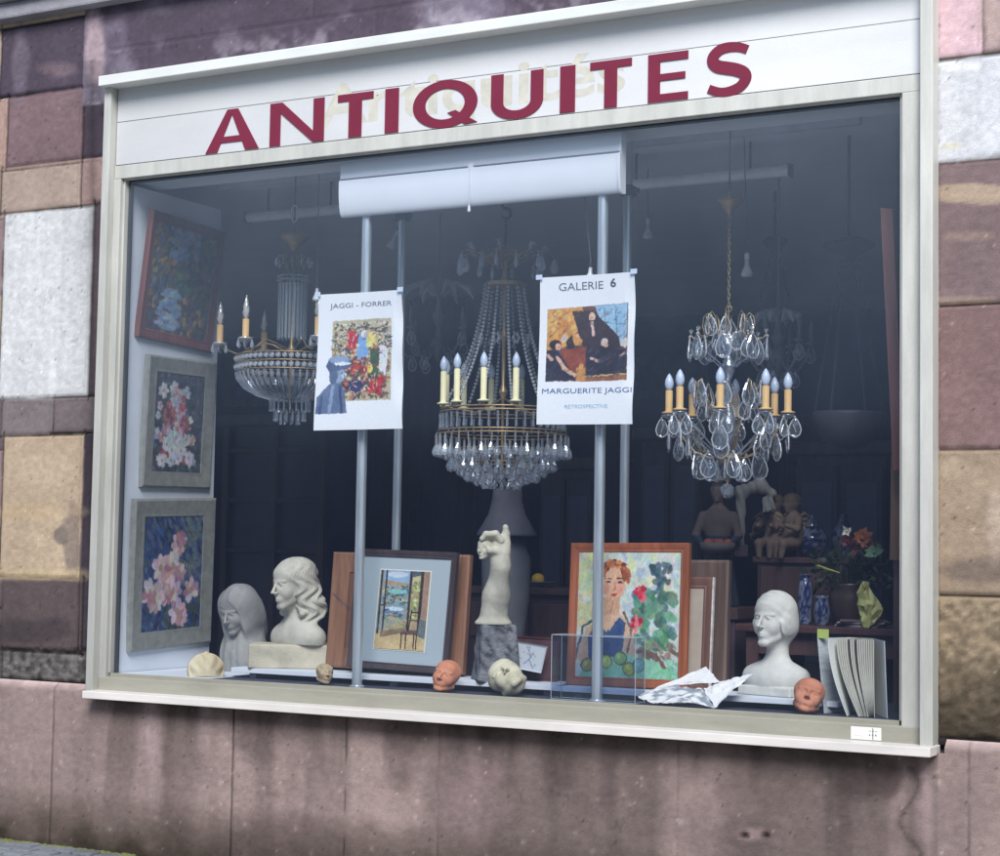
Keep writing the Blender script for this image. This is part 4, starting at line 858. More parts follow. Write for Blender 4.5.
# portrait
e, W, H = framed('portrait_painting', 'bright portrait of a curly haired woman beside roses and pears in an orange brown frame', 'painting', standq(((572, 543), (691, 543), (684, 690), (565, 685)), .31, .05), .042, wood('frame_orange', L(160, 88, 52), scale=4))
p = Pic(W-.075, H-.075, (214, 220, 214), 190); p.dabs(200, (0, 0, 1, .6), [(206, 216, 222), (226, 226, 214), (190, 204, 214), (226, 222, 186)], .05, .03, .8, rp); p.dabs(70, (0, 0, .25, .6), [(224, 224, 170), (206, 214, 170)], .04, .05, .8, rp)
p.dabs(24, (.72, .1, .9, .36), [(80, 110, 120), (60, 84, 96)], .03, .03, .4, rp); p.dabs(90, (.55, .32, .95, .74), [(96, 150, 120), (64, 116, 96), (130, 176, 140), (110, 160, 130), (80, 120, 130)], .045, .035, .5, rp)
p.dabs(30, (.6, .72, .95, .85), [(70, 110, 100), (160, 140, 120), (120, 100, 90)], .05, .02, .4, rp)
for x, y in ((.62, .33), (.58, .57)):
    for i in range(26): a = rp.uniform(0, 2*PI); r = rp.uniform(0, .06); p.ell(x+r*math.cos(a), y+r*math.sin(a)/p.asp, .026, .015, rp.choice([(214, 50, 70), (236, 96, 110), (180, 30, 56), (240, 130, 140)]), a, .3)
p.poly([(0, .85), (.1, .62), (.26, .52), (.44, .5), (.56, .62), (.6, .9), (.3, .96)], (214, 178, 148)); p.line([(.0, .86), (.07, .6), (.26, .5)], .012, (90, 96, 110)); p.line([(.46, .48), (.54, .62), (.5, .84)], .010, (120, 100, 90))
p.poly([(.14, .98), (.12, .68), (.2, .56), (.3, .64), (.42, .52), (.48, .56), (.46, .76), (.42, .98)], (58, 84, 130)); p.poly([(.2, .5), (.42, .48), (.33, .63), (.24, .6)], (222, 184, 154)); p.poly([(.25, .36), (.42, .34), (.42, .5), (.22, .52)], (216, 170, 138))
p.ell(.355, .255, .115, .125, (226, 178, 146), .1); p.ell(.41, .29, .05, .06, (236, 160, 140), 0, .6, .6); p.ell(.28, .29, .04, .05, (206, 140, 116), 0, .6, .6)
for i in range(70): a = rp.uniform(PI*.95, PI*2.1); r = rp.uniform(.10, .155); p.ell(.35+r*math.cos(a), .20+r*math.sin(a)/p.asp*.9, .032, .016, rp.choice([(160, 84, 50), (190, 110, 64), (120, 60, 42), (206, 140, 90)]), a+1.2, .3)
for x in (.30, .415): p.ell(x, .245, .026, .009, (50, 56, 60)); p.line([(x-.03, .218), (x+.03, .214)], .006, (110, 66, 50))
p.line([(.36, .25), (.375, .3), (.355, .305)], .006, (180, 120, 96)); p.ell(.365, .345, .03, .010, (190, 60, 66)); p.line([(.36, .4), (.33, .5)], .006, (180, 130, 110))
p.poly([(.04, 1), (.1, .88), (.5, .8), (.86, .88), (1, .96), (1, 1)], (150, 208, 176)); p.dabs(30, (.2, .86, 1, 1), [(160, 214, 186), (130, 196, 164)], .05, .02, 0, rp)
for x, y, c in ((.3, .87, (180, 200, 110)), (.44, .84, (140, 176, 110)), (.53, .92, (176, 184, 90)), (.62, .89, (100, 156, 160)), (.12, .9, (170, 160, 100))): p.ell(x, y, .062, .055, [v*.55 for v in c]); p.ell(x, y, .052, .046, c); p.ell(x-.015, y-.015, .02, .018, [min(255, v*1.2) for v in c], 0, .6)
p.line([(.6, .78), (.78, .8), (.86, .9)], .018, (130, 96, 84)); canvas(e, p)
# small sketch card
e, W, H = framed('sketch_card', 'small grey sketch card leaning behind the death mask and the acrylic stand', 'card', standq(((517, 641), (548, 647), (540, 673), (512, 668)), .36, .03), .006, m_white, .004)
p = Pic(W-.008, H-.008, (190, 196, 204), 40); p.line([(.4, .2), (.55, .5), (.35, .8)], .02, (110, 120, 140)); p.line([(.6, .3), (.5, .6), (.7, .9)], .02, (120, 130, 150)); p.dabs(20, (.2, .1, .8, .9), [(130, 140, 156), (170, 178, 190)], .05, .02, .7, rp); canvas(e, p, .003, m_print)
e, W, H = framed('frame_back', 'low dark red board edge behind the sketch card', 'picture frame', standq(((515, 636), (560, 638), (556, 684), (508, 680)), .44, .03), .02, wood('frame_maroon', L(96, 60, 60), scale=4), .015)
MB().box((-W/2+.018, .002, -H/2+.018), (W/2-.018, .01, H/2-.018)).build('backing', wood('maroon_board', L(80, 54, 58), scale=4), e)

# ---------------------------------------------------------------- posters taped behind the glass
m_ink = mat('print_ink', L(96, 104, 120), rough=.7, var=.3, vscale=60); m_inkd = mat('print_ink_dark', L(60, 66, 82), rough=.7)
def poster(px, label, pic, texts, bow=.012):
    Y = .024; q = [P(x, y, Y) for x, y in px]; c = sum((Vector(v) for v in q), Vector())/4
    e = empty('poster', c, label, 'poster'); L_ = [tuple(Vector(v)-c) for v in q]
    ymin = [0]; warp0 = lambda u, v: bow*np.sin(u*PI)*.6+.006*np.sin(v*5)+.010*np.clip(u-.9, 0, 1)*10*np.sin(v*7)**2
    def warp(V, u, v): V = V.copy(); V[:, 1] += warp0(u, v); ymin[0] = V[:, 1].min(); V[:, 1] -= ymin[0]; return V
    Cw = pic.C.copy(); wm = (Cw.min(-1) > 238)[..., None]; pic.painterly(.006, 9, 5, 110); pic.C = np.where(wm, Cw, pic.C); o = pic.sheet('paper', m_print, e, warp, L_, .95)
    for s, u0, u1, v0, v1, m, bold in texts:
        f = lambda u, v: (Vector(L_[0])*(1-u)+Vector(L_[1])*u)*(1-v)+(Vector(L_[3])*(1-u)+Vector(L_[2])*u)*v
        a, b_ = f(u0, (v0+v1)/2), f(u1, (v0+v1)/2); h = (f((u0+u1)/2, v0)-f((u0+u1)/2, v1)).length
        tx = text_mesh('lettering', s, (b_-a).length, h, m, o, ((a.x+b_.x)/2, 0, (a.z+b_.z)/2), (PI/2, -math.atan2(b_.z-a.z, b_.x-a.x), 0), bold=bold)
        Wd = (Vector(L_[1])-Vector(L_[0])).length; uu = np.array([(u0+u1)/2+v.co.x/Wd for v in tx.data.vertices]); vv = np.array([(v0+v1)/2-v.co.y/(.6) for v in tx.data.vertices]); y_ = warp0(uu, vv)-ymin[0]
        for v, yq in zip(tx.data.vertices, y_): v.co.z = -float(yq)+.0012
    for (u, v) in ((.0, .0), (1, 0)):
        k = f(u, v) if texts else Vector(L_[0]); MB().box((k.x-.016, -.004, k.z-.010), (k.x+.016, -.0028, k.z+.012)).build('tape', mat('tape', L(206, 220, 240), rough=.3), e)
    return e
p = Pic(.41, .6, (242, 245, 250), 240)
X0, X1, Y0, Y1 = .17, .87, .20, .79
p.poly([(X0, Y0), (X1, Y0-.005), (X1, Y1), (X0, Y1)], (190, 180, 150)); bx = (X0+.02, Y0+.02, X1-.02, Y1-.02)
p.dabs(110, (bx[0], bx[1], bx[2], .45), [(70, 66, 60), (220, 216, 190), (130, 130, 96), (50, 54, 66), (226, 226, 210)], .010, .035, 1.5, rp)
p.dabs(150, (bx[0], .5, bx[2], bx[3]), [(150, 70, 50), (60, 60, 90), (190, 120, 70), (96, 60, 50), (70, 84, 66), (200, 150, 100)], .028, .018, .6, rp)
p.dabs(420, (bx[0], bx[1], bx[2], bx[3]), [(60, 54, 52), (214, 206, 180), (150, 90, 60), (90, 60, 56), (196, 140, 80), (70, 80, 96), (230, 226, 214), (120, 100, 60)], .009, .016, None, rp)
p.ell(.41, .33, .06, .05, (200, 50, 60)); p.dabs(12, (.36, .28, .46, .4), [(206, 50, 64), (180, 40, 50)], .03, .02, .4, rp); p.poly([(.48, .3), (.58, .28), (.6, .45), (.52, .52), (.46, .46)], (130, 170, 220)); p.ell(.54, .3, .03, .025, (240, 230, 220))
p.poly([(.62, .4), (.72, .42), (.72, .62), (.62, .6)], (70, 96, 70)); p.poly([(.74, .38), (.84, .42), (.8, .62), (.72, .56)], (226, 232, 236)); p.ell(.62, .56, .035, .03, (232, 214, 100)); p.dabs(14, (.6, .3, .7, .4), [(232, 220, 140), (216, 190, 90)], .03, .02, .4, rp)
p.dabs(16, (.6, .64, .78, .74), [(206, 60, 60), (170, 40, 50)], .035, .02, .5, rp); p.poly([(.42, .63), (.58, .66), (.5, .74), (.36, .7)], (46, 54, 100)); p.dabs(14, (.42, .48, .56, .6), [(176, 60, 50), (120, 50, 44)], .028, .02, .5, rp)
p.dabs(120, (bx[0]+.05, .3, bx[2]-.02, bx[3]), [(60, 40, 44), (230, 210, 170), (200, 90, 60), (50, 60, 90), (236, 236, 230), (190, 50, 56)], .006, .018, None, rp, .8)
p.poly([(-.0, 1), (1, 1), (1, .80), (0, .80)], (242, 245, 250)); p.poly([(.88, 0), (1, 0), (1, 1), (.88, 1)], (242, 245, 250)); p.poly([(0, 0), (1, 0), (1, .19), (0, .19)], (242, 245, 250)); p.poly([(0, .1), (.155, .1), (.155, .6), (0, .6)], (242, 245, 250))
p.poly([(.01, .88), (.02, .76), (.10, .70), (.17, .66), (.19, .58), (.30, .60), (.29, .66), (.33, .71), (.37, .88)], (98, 116, 150)); p.ell(.25, .595, .085, .062, (150, 166, 192)); p.ell(.32, .60, .03, .02, (196, 208, 226)); p.ell(.20, .60, .05, .06, (92, 108, 140))
p.poly([(.11, .53), (.15, .475), (.27, .45), (.38, .475), (.41, .51), (.37, .55), (.24, .565), (.15, .575)], (84, 100, 134)); p.ell(.26, .485, .12, .028, (146, 164, 196)); p.ell(.30, .515, .10, .012, (226, 234, 244)); p.line([(.29, .59), (.31, .588)], .006, (50, 60, 90)); p.line([(.325, .60), (.335, .625), (.32, .63)], .005, (70, 84, 114)); p.line([(.30, .645), (.33, .643)], .005, (60, 74, 104))
p.line([(.2, .68), (.17, .87)], .02, (140, 156, 186)); p.line([(.28, .68), (.31, .87)], .016, (60, 74, 106)); p.line([(.08, .76), (.06, .87)], .02, (70, 86, 120))
poster(((318, 294.5), (400.5, 289.5), (402, 428.5), (313.5, 430.5)), 'white poster showing a crowd scene and a grey bust, left of the two posters', p, [('JAGGI - FORRER', .14, .88, .072, .118, m_ink, .0)])
p = Pic(.42, .62, (242, 245, 250), 240)
p.poly([(.08, .22), (.93, .20), (.93, .71), (.08, .71)], (110, 70, 56))
p.poly([(.08, .22), (.45, .21), (.55, .45), (.08, .5)], (214, 154, 80)); p.dabs(50, (.1, .23, .42, .42), [(226, 170, 90), (196, 130, 66), (236, 190, 120)], .03, .02, .6, rp); p.poly([(.58, .21), (.92, .2), (.92, .5), (.7, .42)], (156, 196, 226)); p.line([(.68, .22), (.7, .42)], .006, (110, 140, 160)); p.line([(.8, .22), (.82, .46)], .006, (110, 140, 160)); p.line([(.6, .32), (.92, .34)], .005, (120, 150, 170))
p.poly([(.34, .24), (.56, .24), (.84, .42), (.86, .5), (.5, .56), (.42, .4)], (58, 40, 44)); p.poly([(.24, .5), (.5, .48), (.48, .66), (.24, .62)], (140, 66, 44)); p.poly([(.28, .44), (.34, .4), (.38, .48), (.3, .5)], (44, 36, 44))
p.poly([(.5, .46), (.92, .52), (.92, .68), (.5, .69)], (42, 40, 56)); p.poly([(.08, .5), (.2, .5), (.4, .7), (.08, .71)], (44, 44, 62)); p.ell(.17, .46, .06, .035, (50, 36, 40)); p.ell(.20, .475, .03, .025, (226, 180, 150)); p.line([(.2, .55), (.27, .62), (.38, .67)], .022, (220, 176, 150))
p.line([(.1, .53), (.14, .56)], .02, (210, 166, 140)); p.ell(.55, .28, .035, .03, (230, 196, 176)); p.poly([(.5, .3), (.6, .31), (.62, .42), (.54, .44)], (50, 44, 60)); p.line([(.55, .32), (.57, .4)], .018, (226, 190, 170)); p.ell(.69, .455, .04, .028, (206, 200, 196)); p.ell(.7, .47, .026, .02, (226, 180, 156)); p.poly([(.62, .49), (.78, .49), (.82, .66), (.6, .66)], (34, 32, 44)); p.line([(.55, .56), (.62, .58)], .014, (220, 180, 160))
p.ell(.9, .46, .04, .03, (220, 210, 200)); p.line([(.86, .55), (.9, .53)], .014, (226, 186, 166)); p.ell(.26, .42, .03, .025, (200, 190, 186)); p.line([(.42, .46), (.44, .44)], .02, (200, 150, 90))
p.poly([(.44, .69), (.92, .67), (.92, .71), (.44, .715)], (150, 96, 66)); p.line([(.44, .682), (.92, .668)], .008, (214, 176, 120)); p.poly([(.40, .62), (.5, .62), (.5, .71), (.4, .71)], (196, 140, 76)); p.ell(.45, .61, .024, .02, (206, 150, 84))
p.dabs(160, (.09, .23, .92, .7), [(60, 40, 40), (40, 36, 48), (150, 96, 60)], .006, .02, .9, rp, .35); p.dabs(30, (.5, .5, .9, .68), [(80, 76, 92), (30, 28, 38)], .008, .03, 1.2, rp, .6)
p.poly([(.0, .715), (1, .715), (1, 1), (0, 1)], (242, 245, 250)); p.poly([(0, 0), (.072, 0), (.072, 1), (0, 1)], (242, 245, 250)); p.poly([(.935, 0), (1, 0), (1, 1), (.935, 1)], (242, 245, 250))
m_inkb = mat('print_ink_blue', L(70, 100, 150), rough=.7, var=.3, vscale=60); m_inkc = mat('print_ink_pale', L(150, 190, 216), rough=.7)
poster(((539.5, 277.5), (634, 271.5), (632, 424), (536.5, 424.5)), 'white poster showing a piano concert scene, right of the two posters', p,
       [('GALERIE', .20, .67, .045, .098, m_ink, 0), ('6', .745, .805, .032, .092, m_inkd, .02), ('MARGUERITE JAGGI', .05, .985, .758, .803, m_inkb, 0), ('RETROSPECTIVE', .29, .74, .868, .892, m_inkc, 0)])

# ---------------------------------------------------------------- acrylic stand, crumpled print, standing catalogue
m_acr = crystal('acrylic', (.85, .9, .95), gl=.05, rough=.05, diff=.008); m_edge = crystal('acrylic_edge', (.9, .92, .9), gl=.3, rough=.2, diff=.35)
Ya = .10; a = P(551, 697, Ya); c = P(635, 703, Ya); zt = P(559, 635, Ya).z
e = empty('acrylic_stand', ((a.x+c.x)/2, Ya, FLZ), 'clear acrylic box stand in front of the portrait painting', 'display stand'); hw = (c.x-a.x)/2; h = zt-FLZ; dp = .10
MB().box((-hw, 0, .001), (hw, .003, h)).build('front_panel', m_acr, e); MB().box((-hw, .0035, .001), (-hw+.003, dp, h)).build('side_panel', m_acr, e); MB().box((hw-.003, .0035, .001), (hw, dp, h)).build('side_panel', m_acr, e)
MB().box((-hw, dp+.0005, .001), (hw, dp+.003, h)).build('back_panel', m_acr, e)
b = MB()
for x, y in ((-hw, 0), (hw, 0), (-hw, dp), (hw, dp)): b.tube([(x, y, 0), (x, y, h)], .0022, 6)
for z in (.004, h):
    b.tube([(-hw, 0, z), (hw, 0, z)], .002, 6); b.tube([(-hw, dp, z), (hw, dp, z)], .002, 6); b.tube([(-hw, 0, z), (-hw, dp, z)], .002, 6); b.tube([(hw, 0, z), (hw, dp, z)], .002, 6)
b.build('polished_edges', m_edge, e)

vp = [(637, 698, .11), (655, 705, .06), (706, 667, .24), (720, 683, .17), (753, 674, .20), (715, 709, .05), (690, 703, .06), (668, 686, .16), (735, 690, .12), (703, 690, .13)]
V3 = [P(x, y, Y) for x, y, Y in vp]; V3 = [Vector((v.x, v.y, max(v.z, FLZ+.004))) for v in V3]; cpt = Vector((V3[9].x, V3[9].y, FLZ))
e = empty('crumpled_print', cpt, 'crumpled white printed sheet with a grey picture lying by the plaster bust', 'paper')
def patch(name, tri, m, pic=None, n=34, amp=.013, sd=1):
    a, b_, c, d = [np.array(V3[i]-cpt) for i in tri]; g = np.linspace(0, 1, n); U, Vv = np.meshgrid(g, g); u = U.ravel()[:, None]; v = Vv.ravel()[:, None]
    W = (a*(1-u)+b_*u)*(1-v)+(d*(1-u)+c*u)*v; nz = (fbm(U.ravel()*4, Vv.ravel()*4, sd, 4)-.5); W[:, 2] += np.abs(nz)*amp*2; W[:, 1] += nz*amp*2
    I = np.arange(n*n).reshape(n, n); F = np.stack([I[:-1, :-1].ravel(), I[1:, :-1].ravel(), I[1:, 1:].ravel(), I[:-1, 1:].ravel()], 1); me = np_mesh(name, W, F)
    colr = np.ones((n*n, 3))*235.
    if pic: t = np.clip((fbm(U.ravel()*6, Vv.ravel()*5, 9, 4)-.42)*5, 0, 1)[:, None]; colr = colr*(1-t*.62)+np.array((92, 104, 122))*t*.62
    set_col(me, lin(colr)*.9); return link(name, me, e, m, smooth=True)
patch('folded_sheet', (0, 2, 3, 7), m_print, None, sd=2); patch('folded_flap', (9, 3, 4, 5), m_print, None, sd=4); patch('printed_side', (0, 7, 9, 1), m_print, True, sd=6); patch('printed_side', (1, 9, 5, 6), m_print, True, sd=8)

m_pagew = mat('page_white', L(226, 228, 224), rough=.6, var=.05); m_pageg = mat('page_block', L(190, 188, 176), rough=.8, var=.25, vscale=40, aniso=(8, 8, .2))
a0 = P(851, 700, .33); e = empty('catalogue', (a0.x, .33, FLZ), 'thick white catalogue standing open on end in the right corner', 'book'); H = P(836, 640, .12).z-FLZ+.0
def leaf(name, front0, front1, spine, m, th=.0015, n=14, curve=0):
    # front0 / front1: (x,y) of fore edge at top and at foot ; spine (x,y)
    b = MB(); vs = []
    for i in range(n+1):
        t = i/n; z = H*(1-t)+.002; k = (1-math.cos(t*PI/2)) if curve else t
        fx = front0[0]*(1-k)+front1[0]*k; fy = front0[1]*(1-k)+front1[1]*k
        for s in range(5): q = s/4; vs.append((spine[0]*(1-q)+fx*q, spine[1]*(1-q)+fy*q, z))
    vs2 = [(x+th, y, z) for x, y, z in vs]; N_ = len(vs); fs = []
    for i in range(n):
        for s in range(4): a = i*5+s; fs += [(a, a+1, a+6, a+5), (a+N_, a+5+N_, a+6+N_, a+1+N_)]
    for i in range(n): fs.append((i*5+4, (i+1)*5+4, (i+1)*5+4+N_, i*5+4+N_))
    for s in range(4): fs.append((s, s+N_, s+1+N_, s+1))
    b.add(vs+vs2, fs); return b.build(name, m, e)
sx = lambda px, Y: P(px, 690, Y).x-a0.x
cv = leaf('cover', (sx(817, .20), -.13), (sx(824, .20), -.13), (sx(846, .34), .02), mat('cover_print', L(186, 192, 196), rough=.5, var=.25, vscale=14, aniso=(1, 1, 5)), .003)
leaf('cover', (sx(884, .14), -.19), (sx(887, .14), -.19), (sx(872, .36), .03), m_pagew, .003)
MB().box((sx(846, .34), .018, .002), (sx(872, .36), .030, H+.002)).build('spine', m_pagew, e)
leaf('loose_page', (sx(828, .13), -.20), (sx(847, .13), -.20), (sx(852, .34), .01), m_pagew, .002, curve=1)
m_lineg = mat('page_gap', L(96, 92, 86), rough=.9)
for i in range(17):
    t = i/16; dark = i in (5, 8); leaf('page_section', (sx(836+36*t, .15), -.175+.02*math.sin(t*PI)*0), (sx(858+15*t**.8, .15), -.175), (sx(856+14*t, .33), .012), m_lineg if dark else m_pageg, .0068 if not dark else .002, curve=1)
tb = P(823, 634, .20)-Vector(e.location); MB().box((tb.x-.025, tb.y, tb.z-.018), (tb.x+.025, tb.y+.002, tb.z+.02)).build('page_marker', mat('green_note', L(168, 184, 96), rough=.7), e)
# ---------------------------------------------------------------- chandeliers
m_cry = crystal('cut_crystal', (.80, .88, 1.0), gl=.34, rough=.14, diff=.16)
m_cry2 = crystal('bright_crystal', (.92, .96, 1.0), gl=.38, rough=.1, diff=.17)
m_brass = mat('old_brass', L(176, 150, 108), rough=.42, metal=.6, var=.3, vscale=25); m_gilt = mat('gilt_metal', L(170, 150, 112), rough=.4, metal=.6, var=.3, vscale=25)
m_candw = mat('candle_cream', L(236, 230, 186), rough=.6); m_canda = mat('candle_amber', L(214, 176, 118), rough=.6)
m_flame = mat('frosted_bulb', L(196, 212, 236), rough=.25, var=.05); m_twist = crystal('twisted_bulb', (.95, .9, .85), gl=.5, rough=.1, diff=.45); m_iron = mat('dark_iron', L(26, 25, 30), rough=.8)
def mesh_of(fn, m, name, smooth=False):
    b = MB(); fn(b); me = b.mesh(name); me.materials.append(m)
    if smooth: me.polygons.foreach_set('use_smooth', [True]*len(me.polygons))
    return me
def drop_mesh(name, w, h, flat=.5, n=7, m=None, prof=None):
    def f(b):
        b.lathe([(r*w/2, z*h) for r, z in (prof or [(0, -.06), (.35, -.12), (.85, -.5), (1, -.72), (.7, -.9), (0, -1)])], n, sx=1, sy=flat)
        b.lathe([(0, .06*h+.0), (w*.12, .0), (0, -.07*h)], 5)
    return mesh_of(f, m or m_cry, name)
def put(me, name, parent, loc, rz=0, tilt=0):
    o = bpy.data.objects.new(name, me); COL.objects.link(o); o.parent = parent; o.location = loc; o.rotation_euler = (tilt, 0, rz); return o
def beads(parent, pts, r, m=None, name='bead_string'):
    b = MB(); acc = 0
    for p, q in zip(pts[:-1], pts[1:]):
        p, q = Vector(p), Vector(q); d = (q-p).length; s = acc
        while s < d: b.ico(p+(q-p)*(s/d), r, 1); s += r*2.05
        acc = s-d
    return b.build(name, m or m_cry, parent)
def ringtube(parent, R_, z, r, m, name='ring', n=40): return MB().tube([(R_*math.cos(2*PI*i/n), R_*math.sin(2*PI*i/n), z) for i in range(n)], r, 6, closed=True).build(name, m, parent, smooth=True)
CAND = {}
def candle(parent, x, y, z, h, r, bh, key, mt, mb, twist=False):
    if key not in CAND:
        def ft(b): b.lathe([(r*1.9, -.012), (r*2.1, -.006), (r*1.1, .0), (r, .002), (r, h), (r*.7, h+.001)], 14)
        def fbm_(b):
            if twist:
                n = 10; vs = []; pr = [(.35, 0), (.8, .12), (1, .3), (.85, .5), (.62, .7), (.35, .88), (.08, 1)]
                for q in range(18):
                    t = q/17; rr = np.interp(t, [p[1] for p in pr], [p[0] for p in pr])*r*1.15
                    for j in range(n): a = 2*PI*j/n; k = 1+.16*math.cos(4*a); aa = a+t*4.5; vs.append((rr*k*math.cos(aa), rr*k*math.sin(aa), t*bh))
                b.add(vs, [(q*n+j, q*n+(j+1) % n, (q+1)*n+(j+1) % n, (q+1)*n+j) for q in range(17) for j in range(n)])
            else: b.lathe([(r*.7, 0), (r*1.05, bh*.16), (r*1.3, bh*.38), (r*1.1, bh*.62), (r*.55, bh*.86), (0, bh)], 14)
        CAND[key] = (mesh_of(ft, mt, 'candle', True), mesh_of(fbm_, mb, 'bulb', True))
    c = put(CAND[key][0], 'candle', parent, (x, y, z)); put(CAND[key][1], 'bulb', c, (0, 0, h+.001)); return c
def axis(px, py, Y): c = P(px, py, Y); return c, (lambda y: P(px, y, Y).z-c.z), mpp(c)*1.0
rc = random.Random(21)
m_bead = crystal('bright_bead', (.94, .97, 1.0), gl=.45, rough=.12, diff=.34)
# --- centre: empire chandelier with bead strings and tiers of drops
c, lz, s = axis(503, 400, .78)
e = empty('chandelier', c, 'large brass ring chandelier with bead strings, cream candles and tiers of drops, in the centre', 'chandelier')
hk = MB(); zt = lz(204); hk.tube([(.03*math.sin(t*2*PI)*(1 if t < .5 else 1), 0, zt-.085*t) for t in np.linspace(0, 1, 16)], .006, 6)
hk = MB(); ps = []
for i in range(22):
    a = math.radians(30+240*i/21); ps.append((.025*math.cos(a), 0, zt+.0+.023*math.sin(a)))
for i in range(22):
    a = math.radians(90-240*i/21); ps.append((.027*math.cos(a)+.0, 0, zt-.050+.026*math.sin(a)))
hk.tube(ps, .0085, 8); hk.tube([(.0, 0, zt+.018), (0, 0, RZ1-c.z)], .004, 6); hk.build('hook', m_iron, e, smooth=True)
b = MB(); b.tube([(0, 0, zt-.076), (0, 0, lz(246))], .005, 6)
for i in range(7): b.lathe([(.004, -.008), (.009, 0), (.004, .008)], 8, (0, 0, zt-.09-i*.02))
b.build('chain', m_iron, e, smooth=True)
b = MB(); b.lathe([(.012, lz(246)), (.05, lz(250)), (.095, lz(256)), (.10, lz(259)), (.03, lz(262)), (.012, lz(270)), (.02, lz(280)), (.105, lz(283)), (.105, lz(287)), (.015, lz(289)), (.010, lz(330)), (.022, lz(336)), (.010, lz(342)), (.009, lz(385)), (.024, lz(392)), (.008, lz(400)), (.008, lz(470)), (0, lz(472))], 24)
autosmooth(b.build('stem', m_brass, e))
lf = drop_mesh('leaf_pendant', .044, .085, .5, 6, mat('pale_glass', L(176, 186, 204), rough=.15, spec=1))
for i in range(14):
    a = 2*PI*i/14+.1; rr = .25 if i % 2 else .20; ca, sa = math.cos(a), math.sin(a)
    MB().tube([(.04*ca, .04*sa, lz(268)), (rr*.5*ca, rr*.5*sa, lz(256)), (rr*.85*ca, rr*.85*sa, lz(252)), (rr*ca, rr*sa, lz(257))], [.005, .004, .003, .002], 5).build('crown_arm', m_brass, e, smooth=True)
    put(lf, 'pendant', e, (rr*ca, rr*sa, lz(257)), a)
    if i % 2: MB().tube([(rr*.7*ca, rr*.7*sa, lz(254)), (rr*.8*ca, rr*.8*sa, lz(247)), (rr*.9*ca, rr*.9*sa, lz(249))], [.010, .016, .002], 5).build('glass_leaf', m_cry, e)
R1 = .315
for i in range(12):
    a = 2*PI*i/12+.13; pts = []
    for t in np.linspace(0, 1, 12): r_ = .10+(R1-.01-.10)*(.35*t+.65*t**2.4); pts.append((r_*math.cos(a), r_*math.sin(a), lz(286)+(lz(409)-lz(286))*t))
    beads(e, pts, .0098, m_bead)
for i in range(8):
    a = 2*PI*i/8+.2; b = MB()
    for k in range(6): q = 2*PI*k/6; b.lathe([(0, .018), (.008, 0), (0, -.018)], 5, (.13*math.cos(a)+.016*math.cos(q)*-math.sin(a), .13*math.sin(a)+.016*math.cos(q)*math.cos(a), lz(340)+.02*math.sin(q)))
    b.build('rosette', m_cry2, e)
for z, rr in ((lz(410), R1), (lz(413.5), R1+.004), (lz(432), R1+.012), (lz(435.5), R1+.016)): ringtube(e, rr, z, .0042, m_brass)
for i in range(6):
    a = 2*PI*i/6; MB().tube([(0, 0, lz(398)), (R1*.5*math.cos(a), R1*.5*math.sin(a), lz(414)), (R1*math.cos(a), R1*math.sin(a), lz(411))], .004, 6).build('spoke', m_brass, e, smooth=True)
pr = drop_mesh('prism', .018, .085, 1, 6, m_cry, [(0, -.02), (.9, -.1), (.55, -.5), (.9, -.92), (0, -1)])
for i in range(44): a = 2*PI*i/44; put(pr, 'prism', e, (R1*math.cos(a), R1*math.sin(a), lz(414)), a)
for R2, y0, n, hh, w_ in ((R1+.018, 436, 36, .115, .050), (.26, 450, 27, .11, .048), (.175, 463, 18, .10, .046), (.085, 473, 9, .085, .042)):
    dm = drop_mesh('drop', w_, hh, .6, 7, m_cry2, [(0, 0), (.28, -.05), (.3, -.45), (.8, -.66), (1, -.8), (.7, -.94), (0, -1)])
    for i in range(n): a = 2*PI*(i+rc.uniform(-.15, .15))/n; put(dm, 'pendant', e, (R2*math.cos(a), R2*math.sin(a), lz(y0)+rc.uniform(-.004, .004)), a+rc.uniform(-.5, .5), rc.uniform(-.08, .08))
    if R2 < .3: ringtube(e, R2, lz(y0)+.002, .003, m_brass)
b = MB()
for R2, y0, n, hh, w_ in ((R1-.03, 441, 30, .10, .044), (.215, 456, 24, .10, .042), (.13, 468, 14, .09, .04)):
    for i in range(n):
        a = 2*PI*(i+.5)/n; b.lathe([(r*w_/2, z*hh) for r, z in ((0, 0), (.28, -.05), (.3, -.45), (.8, -.66), (1, -.8), (.7, -.94), (0, -1))], 7, (R2*math.cos(a), R2*math.sin(a), lz(y0)+rc.uniform(-.01, .01)))
tag(b.build('inner_drops', m_cry2, e), kind='stuff')
for i in range(12):
    a = 2*PI*(i+.35)/12; x, y = .305*math.cos(a), .305*math.sin(a)
    candle(e, x, y, lz(404), lz(370)-lz(401)-.004, .0155, .080, 'B', m_candw, m_flame)
    MB().lathe([(.004, lz(411)), (.010, lz(408)), (.006, lz(407)), (.018, lz(405.5)), (.018, lz(404.5))], 12, (x, y, 0)).build('candle_cup', m_brass, e, smooth=True)
